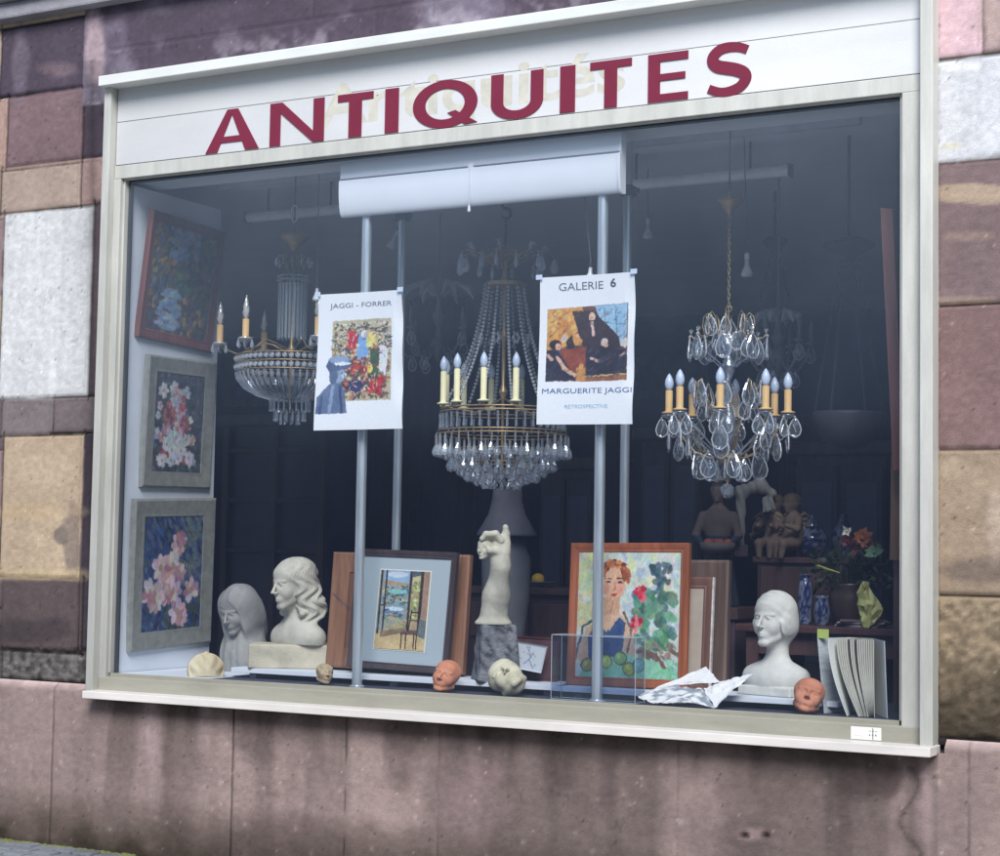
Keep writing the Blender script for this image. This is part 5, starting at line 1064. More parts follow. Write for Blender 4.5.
# --- right: cage chandelier with big almond crystals
c, lz, s = axis(728, 400, .55)
e = empty('chandelier', c, 'gilt cage chandelier with amber candles and large almond crystals, on the right', 'chandelier')
b = MB(); b.lathe([(.004, lz(190)), (.006, lz(197)), (.058, lz(199)), (.062, lz(202)), (.03, lz(208)), (.012, lz(213)), (.004, lz(216))], 20); autosmooth(b.build('ceiling_cup', m_brass, e))
MB().tube([(0, 0, lz(192)), (0, 0, RZ1-c.z)], .004, 6).build('cord', m_wire, e)
b = MB(); z = lz(216)
while z > lz(304):
    b.tube([(.006*math.cos(t), .002*math.sin(t)*(0), z-.014+.014*math.sin(t)) for t in np.linspace(0, 2*PI, 10)[:-1]], .0026, 5, closed=True); b.tube([(0, .006*math.cos(t), z-.034+.014*math.sin(t)) for t in np.linspace(0, 2*PI, 10)[:-1]], .0026, 5, closed=True); z -= .04
b.build('chain', m_gilt, e, smooth=True)
MB().tube([(.015*math.cos(t), 0, lz(309)+.015*math.sin(t)) for t in np.linspace(0, 2*PI, 20)[:-1]], .0028, 6, closed=True).build('ring', m_gilt, e, smooth=True)
b = MB(); b.lathe([(.003, lz(312)), (.004, lz(325)), (.018, lz(328)), (.010, lz(332)), (.004, lz(334))], 12); autosmooth(b.build('finial', m_gilt, e))
b = MB(); b.lathe([(.003, lz(332)), (.012, lz(336)), (.010, lz(350)), (.018, lz(358)), (.032, lz(366)), (.030, lz(372)), (.012, lz(380)), (.010, lz(404)), (.020, lz(412)), (.042, lz(424)), (.040, lz(432)), (.014, lz(442)), (.004, lz(450))], 14); b.build('glass_stem', m_cry, e)
MB().lathe([(.004, lz(452)), (.05, lz(456)), (.055, lz(459)), (.02, lz(464)), (.006, lz(480))], 16).build('base_plate', m_brass, e, smooth=True)
m_cry3 = crystal('clear_crystal', (.92, .96, 1.0), gl=.30, rough=.06, diff=.035); m_rim = crystal('crystal_rim', (.95, .97, 1.0), gl=.6, rough=.15, diff=.55)
def almond_mesh(name, w_, h_):
    pf = [(0, 0), (.35, -.10), (.8, -.38), (1, -.62), (.8, -.86), (.3, -.98), (0, -1)]; b = MB(); b.lathe([(r*w_/2, z*h_) for r, z in pf], 8, sx=1, sy=.35)
    b.m = 1; b.tube([(r*w_/2, 0, z*h_) for r, z in pf]+[(-r*w_/2, 0, z*h_) for r, z in pf[-2:0:-1]], .0034, 5, closed=True); b.lathe([(0, .012), (w_*.13, .002), (0, -.008)], 6)
    b.tube([(-w_*.12, -.006, -h_*.35), (w_*.1, -.008, -h_*.75)], .0022, 4)
    me = b.mesh(name); me.materials.append(m_cry3); me.materials.append(m_rim); return me
alm = almond_mesh('almond', .072, .114); alm2 = almond_mesh('almond_small', .056, .088)
def wire_frame_of(parent, loc, rz, w_, h_): pass
def arm_curve(a, pts): return [(r*math.cos(a), r*math.sin(a), lz(y)) for r, y in pts]
for i in range(8):
    a = 2*PI*i/8+.25; ca, sa = math.cos(a), math.sin(a)
    # upper scrolls
    if True:
        MB().tube(arm_curve(a, [(.008, 331), (.05, 336), (.07, 328), (.075, 318), (.095, 313), (.115, 317), (.12, 326), (.11, 334), (.13, 339), (.16, 338), (.175, 334)]), .0032, 6).build('scroll', m_gilt, e, smooth=True)
        put(alm, 'crystal', e, (.178*ca, .178*sa, lz(337)), a+PI/2); put(alm2, 'crystal', e, (.10*ca, .10*sa, lz(318)), a+PI/2+.6); put(alm2, 'crystal', e, (.135*ca, .135*sa, lz(340)), a+PI/2-.4); put(alm2, 'crystal', e, (.06*ca, .06*sa, lz(332)), a+1.1)
        MB().ico((.172*ca, .172*sa, lz(331)), .012, 1).build('bead', m_cry2, e)
    # lower arms, candles
    RR = .272
    MB().tube(arm_curve(a, [(.02, 457), (.08, 458), (.15, 452), (.20, 440), (.23, 428), (RR-.01, 424), (RR, 418)]), .0045, 6).build('arm', m_gilt, e, smooth=True)
    MB().tube(arm_curve(a, [(.03, 450), (.06, 430), (.10, 410), (.13, 392), (.15, 380), (.17, 384), (.165, 396), (.14, 400)]), .003, 6).build('scroll', m_gilt, e, smooth=True)
    put(alm, 'crystal', e, (.15*ca, .15*sa, lz(383)), a+PI/2); put(alm2, 'crystal', e, (.12*ca, .12*sa, lz(402)), a+.8)
    x, y = RR*ca, RR*sa; MB().lathe([(.004, lz(420)), (.034, lz(416)), (.036, lz(415)), (.008, lz(414)), (.012, lz(410)), (.008, lz(409))], 14, (x, y, 0)).build('drip_pan', m_cry, e, smooth=True)
    candle(e, x, y, lz(411), lz(389)-lz(411)-.006, .0165, .080, 'C', m_canda, m_flame)
    for k in range(3): q = 2*PI*k/3+a; put(alm2, 'crystal', e, (x+.032*math.cos(q), y+.032*math.sin(q), lz(418)), q)
    put(alm, 'crystal', e, ((RR-.0)*ca, (RR-.0)*sa, lz(428)), a+PI/2+rc.uniform(-.5, .5)); put(alm, 'crystal', e, (.225*ca, .225*sa, lz(436)), a+rc.uniform(0, 3)); put(alm, 'crystal', e, (.15*math.cos(a+.3), .15*math.sin(a+.3), lz(454)), a+rc.uniform(0, 3)); put(alm2, 'crystal', e, (.08*math.cos(a), .08*math.sin(a), lz(462)), a)
    beads(e, arm_curve(a+.2, [(.27, 422), (.2, 432), (.12, 445), (.05, 456)]), .006); beads(e, arm_curve(a, [(.17, 342), (.11, 356), (.06, 362), (.035, 368)]), .005)
ax_ = MB(); ax_.ico((0, 0, lz(491)), .036, 2); o = ax_.build('crystal_ball', m_cry2, e)
MB().tube([(0, 0, lz(480)), (0, 0, lz(484))], .006, 6).build('ball_cap', m_gilt, e)
# --- left: basket chandelier, two amber candle arms towards the window corner
c, lz, s = axis(291, 370, .72)
e = empty('chandelier', c, 'basket shaped crystal chandelier with a fringed tube above and amber candles, on the left', 'chandelier')
MB().tube([(0, 0, lz(252)), (0, 0, RZ1-c.z)], .004, 6).build('cord', m_wire, e)
MB().tube([(.020*math.cos(t)+.0, 0, lz(214)+.045*math.sin(t)) for t in np.linspace(0, 2*PI, 18)[:-1]], .006, 6, closed=True).build('hook', m_white, e, smooth=True)
autosmooth(MB().lathe([(.006, lz(233)), (.085, lz(236)), (.09, lz(238)), (.04, lz(245)), (.01, lz(252))], 20).build('ceiling_cup', m_brass, e))
MB().lathe([(.008, lz(252)), (.006, lz(278)), (.012, lz(345)), (.03, lz(350)), (.012, lz(356)), (.008, lz(410))], 12).build('stem', m_brass, e, smooth=True)
sml = drop_mesh('small_drop', .022, .05, .5, 6, m_cry2)
for i in range(12):
    a = 2*PI*i/12; MB().tube([(.02*math.cos(a), .02*math.sin(a), lz(272)), (.06*math.cos(a), .06*math.sin(a), lz(256)), (.095*math.cos(a), .095*math.sin(a), lz(258))], .003, 5).build('crown_arm', m_brass, e, smooth=True); put(sml, 'pendant', e, (.095*math.cos(a), .095*math.sin(a), lz(258)), a)
for z in (277, 281): rr = .082; beads(e, [(rr*math.cos(t), rr*math.sin(t), lz(z)) for t in np.linspace(0, 2*PI, 26)], .009, m_cry2, 'bead_band')
lp = drop_mesh('long_prism', .018, abs(lz(341)-lz(283)), .6, 6, m_cry2, [(0, 0), (.9, -.03), (.8, -.95), (0, -1)])
for i in range(22): a = 2*PI*i/22; put(lp, 'prism', e, (.076*math.cos(a), .076*math.sin(a), lz(283)), a+PI/2)
RB = .292
for z in (360.5, 369): beads(e, [(RB*math.cos(t), RB*math.sin(t), lz(z)) for t in np.linspace(0, 2*PI, 60)], .0165, m_bead, 'bead_band')
for z in (357, 365, 373): ringtube(e, RB+.004, lz(z), .003, m_brass)
for i in range(48):
    a = 2*PI*i/48; ps = [(r_*math.cos(a), r_*math.sin(a), lz(y)) for r_, y in ((RB, 374), (RB*.97, 380), (RB*.85, 388), (RB*.62, 395), (.10, 400))]; MB().tube(ps, [.008, .010, .010, .009, .006], 5).build('curved_prism', m_cry2, e)
for rr, z0, n, hh in ((.105, 400, 20, .065), (.082, 410, 16, .065), (.05, 414, 9, .06)):
    dm = drop_mesh('basket_drop', .020, hh, .6, 6, m_cry2, [(0, 0), (.8, -.08), (.7, -.8), (1, -.9), (0, -1)])
    for i in range(n): a = 2*PI*i/n; put(dm, 'pendant', e, (rr*math.cos(a), rr*math.sin(a), lz(z0)), a)
for ang, r_, dz in ((180, .40, 0), (128, .40, 0), (232, .30, 0), (0, .4, 0), (24, .36, 0), (306, .38, 0)):
    a = math.radians(ang)+.35; ca, sa = math.cos(a), math.sin(a)
    MB().tube([(.03*ca, .03*sa, lz(352)), (.10*ca, .10*sa, lz(345)), (.17*ca, .17*sa, lz(342)), (.22*ca, .22*sa, lz(350)), (.30*ca, .30*sa, lz(354)), (r_*ca, r_*sa, lz(347))], .005, 6).build('arm', m_gilt, e, smooth=True)
    x, y = r_*ca, r_*sa; MB().lathe([(.004, lz(349)), (.040, lz(345)), (.044, lz(342.5)), (.02, lz(342)), (.014, lz(341))], 14, (x, y, 0)).build('drip_pan', m_cry, e, smooth=True)
    candle(e, x, y, lz(342), lz(324)-lz(342)-.004, .0175, .125, 'A', m_canda, m_twist, True)
    for k in range(6): q = 2*PI*k/6; put(sml, 'pendant', e, (x+.040*math.cos(q), y+.040*math.sin(q), lz(344)), q)
# --- dim chandeliers and hanging lamps farther back
m_dimm = mat('tarnished_metal', L(150, 146, 150), rough=.5, metal=.4, var=.3); m_dimg = crystal('dusty_glass', (.7, .74, .85), gl=.3, rough=.3, diff=.6)
def arm_chandelier(px, py, Y, r, n, lab, hh=.42, m=m_dimm, leaves=True):
    c = P(px, py, Y); e = empty('arm_chandelier', c, lab, 'chandelier', 'dim chandeliers at the back of the shop')
    MB().lathe([(.006, RZ1-c.z), (.006, hh), (.03, hh*.96), (.012, hh*.85), (.02, hh*.6), (.04, hh*.5), (.014, hh*.35), (.02, .1), (.05, .04), (.03, 0), (.006, -.06)], 16).build('stem', m, e, smooth=True)
    for i in range(n):
        a = 2*PI*i/n+.5; q = lambda rr, z: (rr*math.cos(a), rr*math.sin(a), z)
        MB().tube([q(.02, .06), q(r*.35, -.02), q(r*.6, -.03), q(r*.85, .03), q(r, .10)], .009, 6).build('arm', m, e, smooth=True)
        MB().lathe([(.006, .1), (.035, .115), (.012, .125), (.012, .20), (.0, .24)], 10, q(r, 0)).build('candle_holder', m, e, smooth=True)
        if leaves: MB().tube([q(.03, hh*.8), q(r*.35, hh*.98), q(r*.6, hh*.9), q(r*.7, hh*.75)], [.006, .02, .024, .004], 6).build('glass_leaf', m_dimg, e)
        put(alm2, 'crystal', e, q(r*.98, .1)); put(alm2, 'crystal', e, q(r*.5, -.03))
arm_chandelier(438, 352, 2.0, .30, 6, 'dim chandelier with curved arms behind the cream candles of the large centre chandelier')
arm_chandelier(778, 365, 1.6, .17, 6, 'dim crystal chandelier directly behind the gilt one with amber candles', .28)
def chain_lamp(px, py, Y, r0, r1, ybot, n, lab):
    c = P(px, py, Y); e = empty('hanging_lamp', c, lab, 'hanging lamp', 'dark lamps hanging on long rods at the back')
    zb = P(px, ybot, Y).z-c.z
    MB().lathe([(.008, RZ1-c.z), (.008, .03), (r0*.5, .02), (r0, .0), (r0*.98, -.015), (r0*.55, -.05), (r0*.25, -.09), (.01, -.10)], 24).build('ceiling_cup', m_iron, e, smooth=True)
    for i in range(n): a = 2*PI*i/n+.3; MB().tube([(r0*.3*math.cos(a), r0*.3*math.sin(a), -.07), (r1*math.cos(a), r1*math.sin(a), zb)], .006, 5).build('rod', m_iron, e)
    MB().lathe([(r1*1.05, zb+.012), (r1*1.08, zb), (r1*.9, zb-.09), (r1*.5, zb-.15), (0, zb-.17)], 24).build('bowl', mat('dark_bowl', L(58, 54, 66), rough=.5), e, smooth=True)
chain_lamp(849, 243, 1.1, .125, .16, 415, 6, 'dark hanging lamp with six spreading rods at the right edge of the window')
chain_lamp(775, 240, 2.2, .07, .10, 318, 4, 'small dark hanging lamp on rods behind the brass chain')
# ---------------------------------------------------------------- furniture and ornaments deep in the shop
m_oak = wood('dark_oak', L(84, 62, 62), scale=2); m_cab = wood('cabinet_wood', L(72, 58, 66), scale=2)
def zat(px, py, Y): return P(px, py, Y).z
# tall dark bookcase / panelling behind on the left
c = P(270, 520, 2.6); x0, x1 = P(222, 520, 2.6).x, P(325, 520, 2.6).x
e = empty('bookcase', ((x0+x1)/2, 2.6, 0), 'dark bookcase with glazed shelves at the back left behind the busts', 'bookcase'); hw = (x1-x0)/2; top = zat(270, 425, 2.6)
MB().box((-hw, .02, 0), (hw, .45, top), .004).build('carcass', mat('blue_black_wood', L(58, 60, 82), rough=.5, var=.25), e)
for i in range(5): z = .9+i*(top-.95)/4.4; MB().box((-hw+.04, -.004, z), (hw-.04, .018, z+.03), .003).build('shelf', m_cab, e)
for x in (-hw, -.02, hw-.05): MB().box((x, -.012, 0), (x+.05, .019, top), .004).build('upright', m_cab, e)
rb = random.Random(8)
MB().box((-hw-.04, -.04, top), (hw+.04, .46, top+.07), .01).build('cornice', m_cab, e)
# folding panel screen / curtain of dark red
x0, x1 = P(330, 500, 3.4).x, P(480, 500, 3.4).x; e = empty('curtain', ((x0+x1)/2, 3.4, 0), 'dark reddish curtain hanging in folds at the back between the two left poles', 'curtain')
b = MB(); n = 160; top = zat(400, 300, 3.4); vs = []
for i in range(n+1):
    u = i/n; x = (u-.5)*(x1-x0); y = .05*math.sin(u*75)+.02*math.sin(u*31+1); vs += [(x, y, 0), (x, y*.7, top)]
b.add(vs, [(2*i, 2*i+2, 2*i+3, 2*i+1) for i in range(n)]); b.build('cloth', mat('curtain_cloth', L(82, 58, 70), rough=.95, var=.2), e, smooth=True)
# tall grey vase-like lamp behind the stone arm
c = P(505, 640, 1.15); e = empty('table_lamp', (c.x, 1.15, zat(505, 650, 1.15)), 'tall grey lamp with a flaring shade directly behind the stone arm', 'lamp'); lz = lambda y: zat(505, y, 1.15)-e.location.z
m_gr = mat('grey_shade', L(116, 116, 128), rough=.8, var=.2)
MB().lathe([(.075, lz(489)), (.08, lz(500)), (.10, lz(515)), (.155, lz(533)), (.16, lz(536))], 28).build('shade', m_gr, e, smooth=True)
MB().lathe([(.02, lz(530)), (.09, lz(540)), (.13, lz(560)), (.125, lz(600)), (.10, lz(640)), (.11, lz(650)-.3)], 28).build('body', mat('grey_body', L(104, 106, 116), rough=.6, var=.2), e, smooth=True)
# side table with bowl of fruit behind
c = P(545, 590, 1.7); zt = zat(545, 588, 1.7); e = empty('sideboard', (c.x, 1.7, 0), 'dark sideboard behind the stone arm and the portrait painting', 'sideboard')
MB().box((-.55, .0, zt-.04), (.75, .55, zt), .006).build('top', m_oak, e); MB().box((-.52, .03, 0), (.72, .54, zt-.041), .004).build('body', m_cab, e)
for i in range(3): MB().box((-.48+i*.40, .012, zt-.28), (-.11+i*.40, .029, zt-.09), .004).build('drawer', m_oak, e)
c2 = P(538, 583, 1.8); e = empty('fruit_dish', (c2.x, 1.8, zt), 'small pale dish holding one yellow fruit on the dark sideboard', 'dish')
MB().lathe([(.03, 0), (.03, .008), (.10, .03), (.105, .034), (.03, .014), (0, .012)], 24).build('dish', mat('dish_glaze', L(170, 172, 180), rough=.3), e, smooth=True)
o = MB().ico((0, 0, 0), .036, 3, (1, 1, .92)).build('yellow_fruit', mat('lemon', L(214, 176, 60), rough=.5), None, smooth=True); o.location = (c2.x, 1.8, zt+.046); tag(o, 'yellow fruit lying in the pale dish behind the stone arm', 'fruit')
# ---- table at the right back with ornaments
Yt = 1.0; zt = zat(860, 628, Yt); x0, x1 = P(735, 628, Yt).x, P(925, 628, Yt).x
e = empty('table', ((x0+x1)/2, Yt, 0), 'dark reddish wooden table behind the plaster bust and the catalogue', 'table'); hw = (x1-x0)/2
MB().box((-hw, 0, zt-.035), (hw, .75, zt), .006).build('top', wood('red_wood', L(84, 54, 54), scale=3), e)
for x in (-hw+.04, hw-.1):
    for y in (.04, .66): MB().box((x, y, 0), (x+.06, y+.06, zt-.036), .004).build('leg', m_oak, e)
MB().box((-hw+.06, .05, zt-.14), (hw-.06, .07, zt-.036)).build('apron', m_oak, e)
# raised shelf on the table
Ys = 1.45; zs = zat(780, 557, Ys); xa, xb = P(752, 592, Ys).x, P(850, 592, Ys).x
e = empty('stand_cabinet', ((xa+xb)/2, Ys, zt), 'low dark cabinet on the table carrying the cherub group', 'cabinet'); hw = (xb-xa)/2
MB().box((-hw, .0, zs-zt-.03), (hw, .28, zs-zt), .004).build('top', m_oak, e); MB().box((-hw+.02, .02, 0), (hw-.02, .27, zs-zt-.031), .004).build('body', m_cab, e); MB().box((-hw+.04, .006, .02), (hw-.04, .019, zs-zt-.05), .004).build('door', m_oak, e)
# statue of a woman with basket
m_poly = mat('painted_wood', (1, 1, 1, 1), rough=.75, attr='Col', var=.15, vscale=20, bump=.15)
def statue(p):
    h = .10; q = [p[0]/h, p[1]/h, (p[2]-.50)/h]; d = face_sdf(q, ears=False)*h; ax = np.abs(p[0])
    d = smin(d, ell(p, (0, .02, .56), (.042, .046, .05)), .01); d = smin(d, cap(p, (0, .01, .50), (0, .01, .45), .022), .015)
    d = smin(d, ell(p, (0, .01, .40), (.075, .045, .09)), .02); d = smin(d, cap(p, (0, .01, .33), (0, .01, 0), .055, .105), .03)
    d = smin(d, cap([ax, p[1], p[2]], (.072, .01, .435), (.105, -.01, .34), .024, .019), .012); d = smin(d, cap([ax, p[1], p[2]], (.105, -.01, .34), (.050, -.07, .285), .019, .013), .01)
    d = smin(d, ell([ax, p[1], p[2]], (.042, -.08, .28), (.018, .014, .012)), .008); d = d+.004*np.sin(np.arctan2(p[0], p[1])*14)*np.clip((.34-p[2])/.2, 0, 1)
    return smax(d, -p[2], .003)
def statue_col(V):
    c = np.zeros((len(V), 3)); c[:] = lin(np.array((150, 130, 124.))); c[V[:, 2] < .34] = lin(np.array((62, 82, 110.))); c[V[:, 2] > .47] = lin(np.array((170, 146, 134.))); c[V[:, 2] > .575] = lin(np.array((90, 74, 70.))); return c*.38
b0 = P(717, 600, 1.35); e = empty('statue', (b0.x, 1.35, zat(717, 606, 1.35)), 'painted statue of a woman in a blue skirt holding a basket behind the right chandelier', 'statue', rz=to_cam_angle(b0))
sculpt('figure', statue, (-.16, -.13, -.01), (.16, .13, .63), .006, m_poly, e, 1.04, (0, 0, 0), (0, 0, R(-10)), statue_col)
b = MB(); b.lathe([(.05, 0), (.085, .02), (.09, .05), (.082, .052), (.05, .02)], 20, (0, -.095, .265)); bo = b.build('basket', mat('wicker', L(120, 112, 108), rough=.9, bump=.5, bscale=200), e, smooth=True)
b = MB()
for i in range(9): b.ico((rb.uniform(-.05, .05), -.095+rb.uniform(-.035, .035), .315), .022, 2)
b.build('fruit', mat('faded_fruit', L(170, 84, 66), rough=.7, var=.4, vscale=30), bo, smooth=True)
e2 = empty('plinth', (b0.x, 1.35, 0), 'dark square stand under the painted statue', 'stand'); hz = zat(717, 606, 1.35)
MB().box((-.16, -.16, 0), (.16, .16, hz-.002), .01).build('body', m_cab, e2)
MB().box((-.18, -.18, hz-.06), (.18, .18, hz-.001), .006).build('cap', m_oak, e2)
# winged putti pair
def putto(p, s=1, ph=0):
    h = .085; q = rotp([p[0], p[1], p[2]-.20], 2, ph); q = [q[0]/h, q[1]/h, q[2]/h]; d = face_sdf(q)*h
    d = smin(d, ell(p, (0, .012, .255), (.046, .050, .044))+.004*np.sin(p[0]*220)*np.sin(p[2]*200+p[1]*180), .012)
    d = smin(d, ell(p, (0, .02, .14), (.055, .045, .075)), .02); d = smin(d, ell(p, (0, .015, .07), (.058, .05, .06)), .02); ax = np.abs(p[0])
    d = smin(d, cap([ax, p[1], p[2]], (.052, .01, .165), (.088, -.03, .12), .021, .017), .012); d = smin(d, cap([ax, p[1], p[2]], (.088, -.03, .12), (.060, -.075, .135), .017, .012), .01)
    d = smin(d, cap([ax, p[1], p[2]], (.035, .0, .05), (.05, -.085, .045), .03, .024), .015); d = smin(d, cap([ax, p[1], p[2]], (.05, -.085, .045), (.045, -.095, -.02), .022, .014), .01)
    return d
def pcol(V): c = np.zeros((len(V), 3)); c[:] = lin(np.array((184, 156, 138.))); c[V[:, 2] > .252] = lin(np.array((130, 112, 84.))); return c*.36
for (px, py, rz, lab) in ((774, 560, -20, 'gilded cherub figure on the dark cabinet, the left one of the cherub pair'), (790, 559, -50, 'gilded cherub figure on the dark cabinet, the right one of the cherub pair')):
    b0 = P(px, 560, 1.55 if rz == -20 else 1.5); e = empty('cherub', (b0.x, b0.y, zs+.022), lab, 'figure', 'pair of carved cherubs', rz=to_cam_angle(b0))
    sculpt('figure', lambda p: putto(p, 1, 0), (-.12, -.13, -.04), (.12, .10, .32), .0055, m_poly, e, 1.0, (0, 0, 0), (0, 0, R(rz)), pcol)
    b = MB()
    for s_ in (-1, 1):
        for k in range(5): b.tube([(s_*.02, .05, .17-.01*k), (s_*(.07+.012*k), .075, .20-.028*k), (s_*(.11-.004*k), .085, .17-.035*k)], [.010, .012, .003], 6)
    b.build('wings', mat('worn_gold', L(150, 136, 112), rough=.6, metal=.2, var=.3), e, smooth=True)
# stone hand / wing reaching out right of the statue
def wing(p):
    d = cap(p, (-.10, 0, .07), (.0, 0, .105), .030, .036); d = smin(d, cap(p, (0, 0, .105), (.065, 0, .06), .034, .022), .03)
    for k in range(4): d = smin(d, cap(p, (.05-.01*k, .0, .06-.012*k), (.075-.018*k, -.02, -.02-.006*k), .012, .008), .006)
    d = smin(d, cap(p, (-.10, 0, .07), (-.10, .02, -.22), .028, .02), .03)
    return d+.003*np.sin(p[0]*160+p[2]*60)
b0 = P(760, 505, 1.45); e = empty('carved_wing', (b0.x, b0.y, b0.z), 'pale carved wing ending in feathers between the painted statue and the cherubs', 'carving', rz=to_cam_angle(b0))
sculpt('wing', wing, (-.15, -.06, -.26), (.11, .06, .16), .005, m_plaster, e, .95, None, None, stone_col((150, 150, 146), (96, 96, 98), 30, 5))
zst = P(745, 560, 1.45).z; MB().box((-.13, -.0, -(b0.z-zs)), (-.06, .04, -.20)).build('foot', m_cab, e)
# blue and white porcelain
def pot_col(V, k1=60, k2=50): n = fbm(np.arctan2(V[:, 0], V[:, 1])*3+5, V[:, 2]*k1, 3, 3); t = np.clip((n-.45)*12, 0, 1)[:, None]; return (lin(np.array((150, 160, 190.)))*(1-t)+lin(np.array((36, 56, 120.)))*t)*.55
m_porc = mat('porcelain', (1, 1, 1, 1), rough=.2, attr='Col', var=.05, coat=.5)
def vase(px, pyb, Y, prof, lab, zbase=None, lid=None):
    c = P(px, pyb, Y); e = empty('porcelain_vase', (c.x, Y, c.z if zbase is None else zbase), lab, 'vase', 'blue and white porcelain at the back right')
    b = MB(); pr = []
    for (r0, z0), (r1, z1) in zip(prof[:-1], prof[1:]):
        for i in range(4): t = i/4; pr.append((r0+(r1-r0)*t, z0+(z1-z0)*t))
    pr.append(prof[-1]); b.lathe(pr, 40); o = b.build('body', m_porc, e, smooth=True); set_col(o.data, pot_col(np.array([v.co[:] for v in o.data.vertices])))
    if lid: b = MB(); b.lathe(lid, 24); o = b.build('lid', m_porc, e, smooth=True); set_col(o.data, pot_col(np.array([v.co[:] for v in o.data.vertices])))
vase(812, 545, 1.62, [(.04, 0), (.05, .005), (.08, .06), (.085, .10), (.06, .14), (.04, .15)], 'blue and white lidded jar on the dark cabinet beside the cherubs', zs, [(.048, .152), (.05, .158), (.02, .19), (.008, .2), (.012, .21), (0, .22)])
vase(843, 520, 1.62, [(.03, 0), (.035, .005), (.055, .09), (.05, .14), (.02, .19), (.026, .22)], 'narrow necked blue and white vase behind the bouquet', zs)
vase(805, 620, 1.2, [(.03, 0), (.032, .01), (.03, .04), (.036, .10), (.034, .2), (.02, .22), (.028, .24)], 'slim blue and white vase on the table in front of the cabinet', zt)
vase(822, 620, 1.16, [(.03, 0), (.032, .01), (.04, .06), (.03, .12), (.034, .14)], 'small blue and white beaker on the table', zt)
# white china dish
c = P(787, 600, 1.3); b = MB(); b.lathe([(.02, 0), (.03, .004), (.07, .035), (.072, .04), (.03, .012), (0, .01)], 24, sx=1.2, sy=.7); o = b.build('china_dish', mat('white_china', L(190, 196, 206), rough=.25), None, smooth=True); o.location = (c.x, 1.3, zt); tag(o, 'small white oval china dish on the table above the plaster bust', 'dish')
# stack of magazines
c = P(860, 626, 1.06); e = empty('magazine_stack', (c.x, 1.12, zt), 'small stack of magazines on the table above the catalogue', 'magazines')
for i in range(4): MB().box((-.11, -.08, .001+i*.0085), (.11, .09, .0075+i*.0085), .001, Matrix.Rotation(.2*(i-1.5), 4, 'Z')).build('magazine', mat('magazine_cover_%d' % (i % 2), L(*((176, 170, 176), (120, 96, 104))[i % 2]), rough=.4), e)
# bouquet in a dark pot with a yellow paper cone
c = P(850, 600, 1.25); e = empty('flower_pot', (c.x, 1.25, zt), 'dark round flower pot on the table under the bouquet', 'pot')
MB().lathe([(.06, 0), (.07, .01), (.10, .07), (.105, .14), (.085, .19), (.09, .2), (.08, .2), (.075, .15)], 28).build('body', mat('dark_glaze', L(62, 48, 44), rough=.35), e, smooth=True)
e = empty('bouquet', (c.x, 1.25, zt+.17), 'bouquet of orange, red and white flowers with dark leaves at the back right', 'bouquet')
m_leaf = mat('leaf_green', L(44, 60, 44), rough=.6, var=.4, vscale=20); m_leafb = mat('leaf_bright', L(84, 112, 76), rough=.6, var=.4, vscale=20)
b = MB(); b2 = MB(); rb = random.Random(12); sz = mpp(c)
for i in range(220):
    a = rb.uniform(0, 2*PI); el = rb.uniform(-.1, 1.2); r_ = rb.uniform(.10, .24); base_ = Vector((r_*math.cos(a)*math.cos(el)*1.15, r_*math.sin(a)*math.cos(el)*.8, r_*math.sin(el)+.02)); d = Vector((rb.uniform(-1, 1), rb.uniform(-1, 1), rb.uniform(-.6, 1))).normalized(); sd_ = d.cross(Vector((rb.uniform(-1, 1), rb.uniform(-1, 1), rb.uniform(-1, 1)))).normalized(); l = rb.uniform(.03, .06); w_ = l*.28
    (b2 if base_.x > .15 and rb.random() < .6 else b).add([base_, base_+d*l*.5+sd_*w_, base_+d*l, base_+d*l*.5-sd_*w_], [(0, 1, 2, 3)])
for i in range(26): a = rb.uniform(0, 2*PI); r_ = rb.uniform(.05, .2); b.tube([(0, 0, -.05), (r_*.4*math.cos(a), r_*.4*math.sin(a), .08), (r_*math.cos(a), r_*math.sin(a)*.7, rb.uniform(.1, .2))], .003, 4)
b.build('leaves', m_leaf, e); b2.build('light_leaves', m_leafb, e)
def bloom(px, py, Y, r, m, n=12):
    p0 = P(px, py, Y)-Vector(e.location); b = MB()
    for i in range(n):
        for k in (1, .6): a = 2*PI*i/n+k; v = Vector((math.cos(a)+rb.uniform(-.2, .2), -.35/k+rb.uniform(-.3, .3), math.sin(a)+rb.uniform(-.25, .25)))*r*k*rb.uniform(.6, 1.05); q = Vector((-math.sin(a), 0, math.cos(a)))*r*.26; b.add([p0, p0+v*.6+q, p0+v, p0+v*.6-q], [(0, 1, 2, 3)])
    b.ico(p0+Vector((0, -r*.2, 0)), r*.25, 1); b.build('flower', m, e)
bloom(863, 538, 1.12, .055, mat('petal_orange', L(150, 88, 56), rough=.6)); bloom(848, 541, 1.1, .045, mat('petal_red', L(92, 42, 48), rough=.6)); bloom(847, 531, 1.12, .026, mat('petal_white', L(214, 214, 200), rough=.6)); bloom(875, 552, 1.12, .045, mat('petal_green', L(110, 146, 116), rough=.6)); bloom(856, 548, 1.14, .04, MATS['petal_red']); bloom(868, 545, 1.15, .035, MATS['petal_orange'])
c2 = P(868, 592, 1.02); b = MB(); zb = zt-c2.z
rf = random.Random(3); nr = 9; vs = []
for i in range(nr):
    t = i/(nr-1); wd = .008+.045*math.sin(PI*min(1, t*.9+.12))
    for j in range(7): u = j/6-.5; vs.append((u*2*wd+rf.uniform(-.009, .009)+.012*math.sin(t*5), -.03*math.cos(u*3)+rf.uniform(-.014, .014), -.11+.21*t+rf.uniform(-.006, .006)*(0 < i)))
b.add(vs, [(i*7+j, i*7+j+1, i*7+j+8, i*7+j+7) for i in range(nr-1) for j in range(6)])
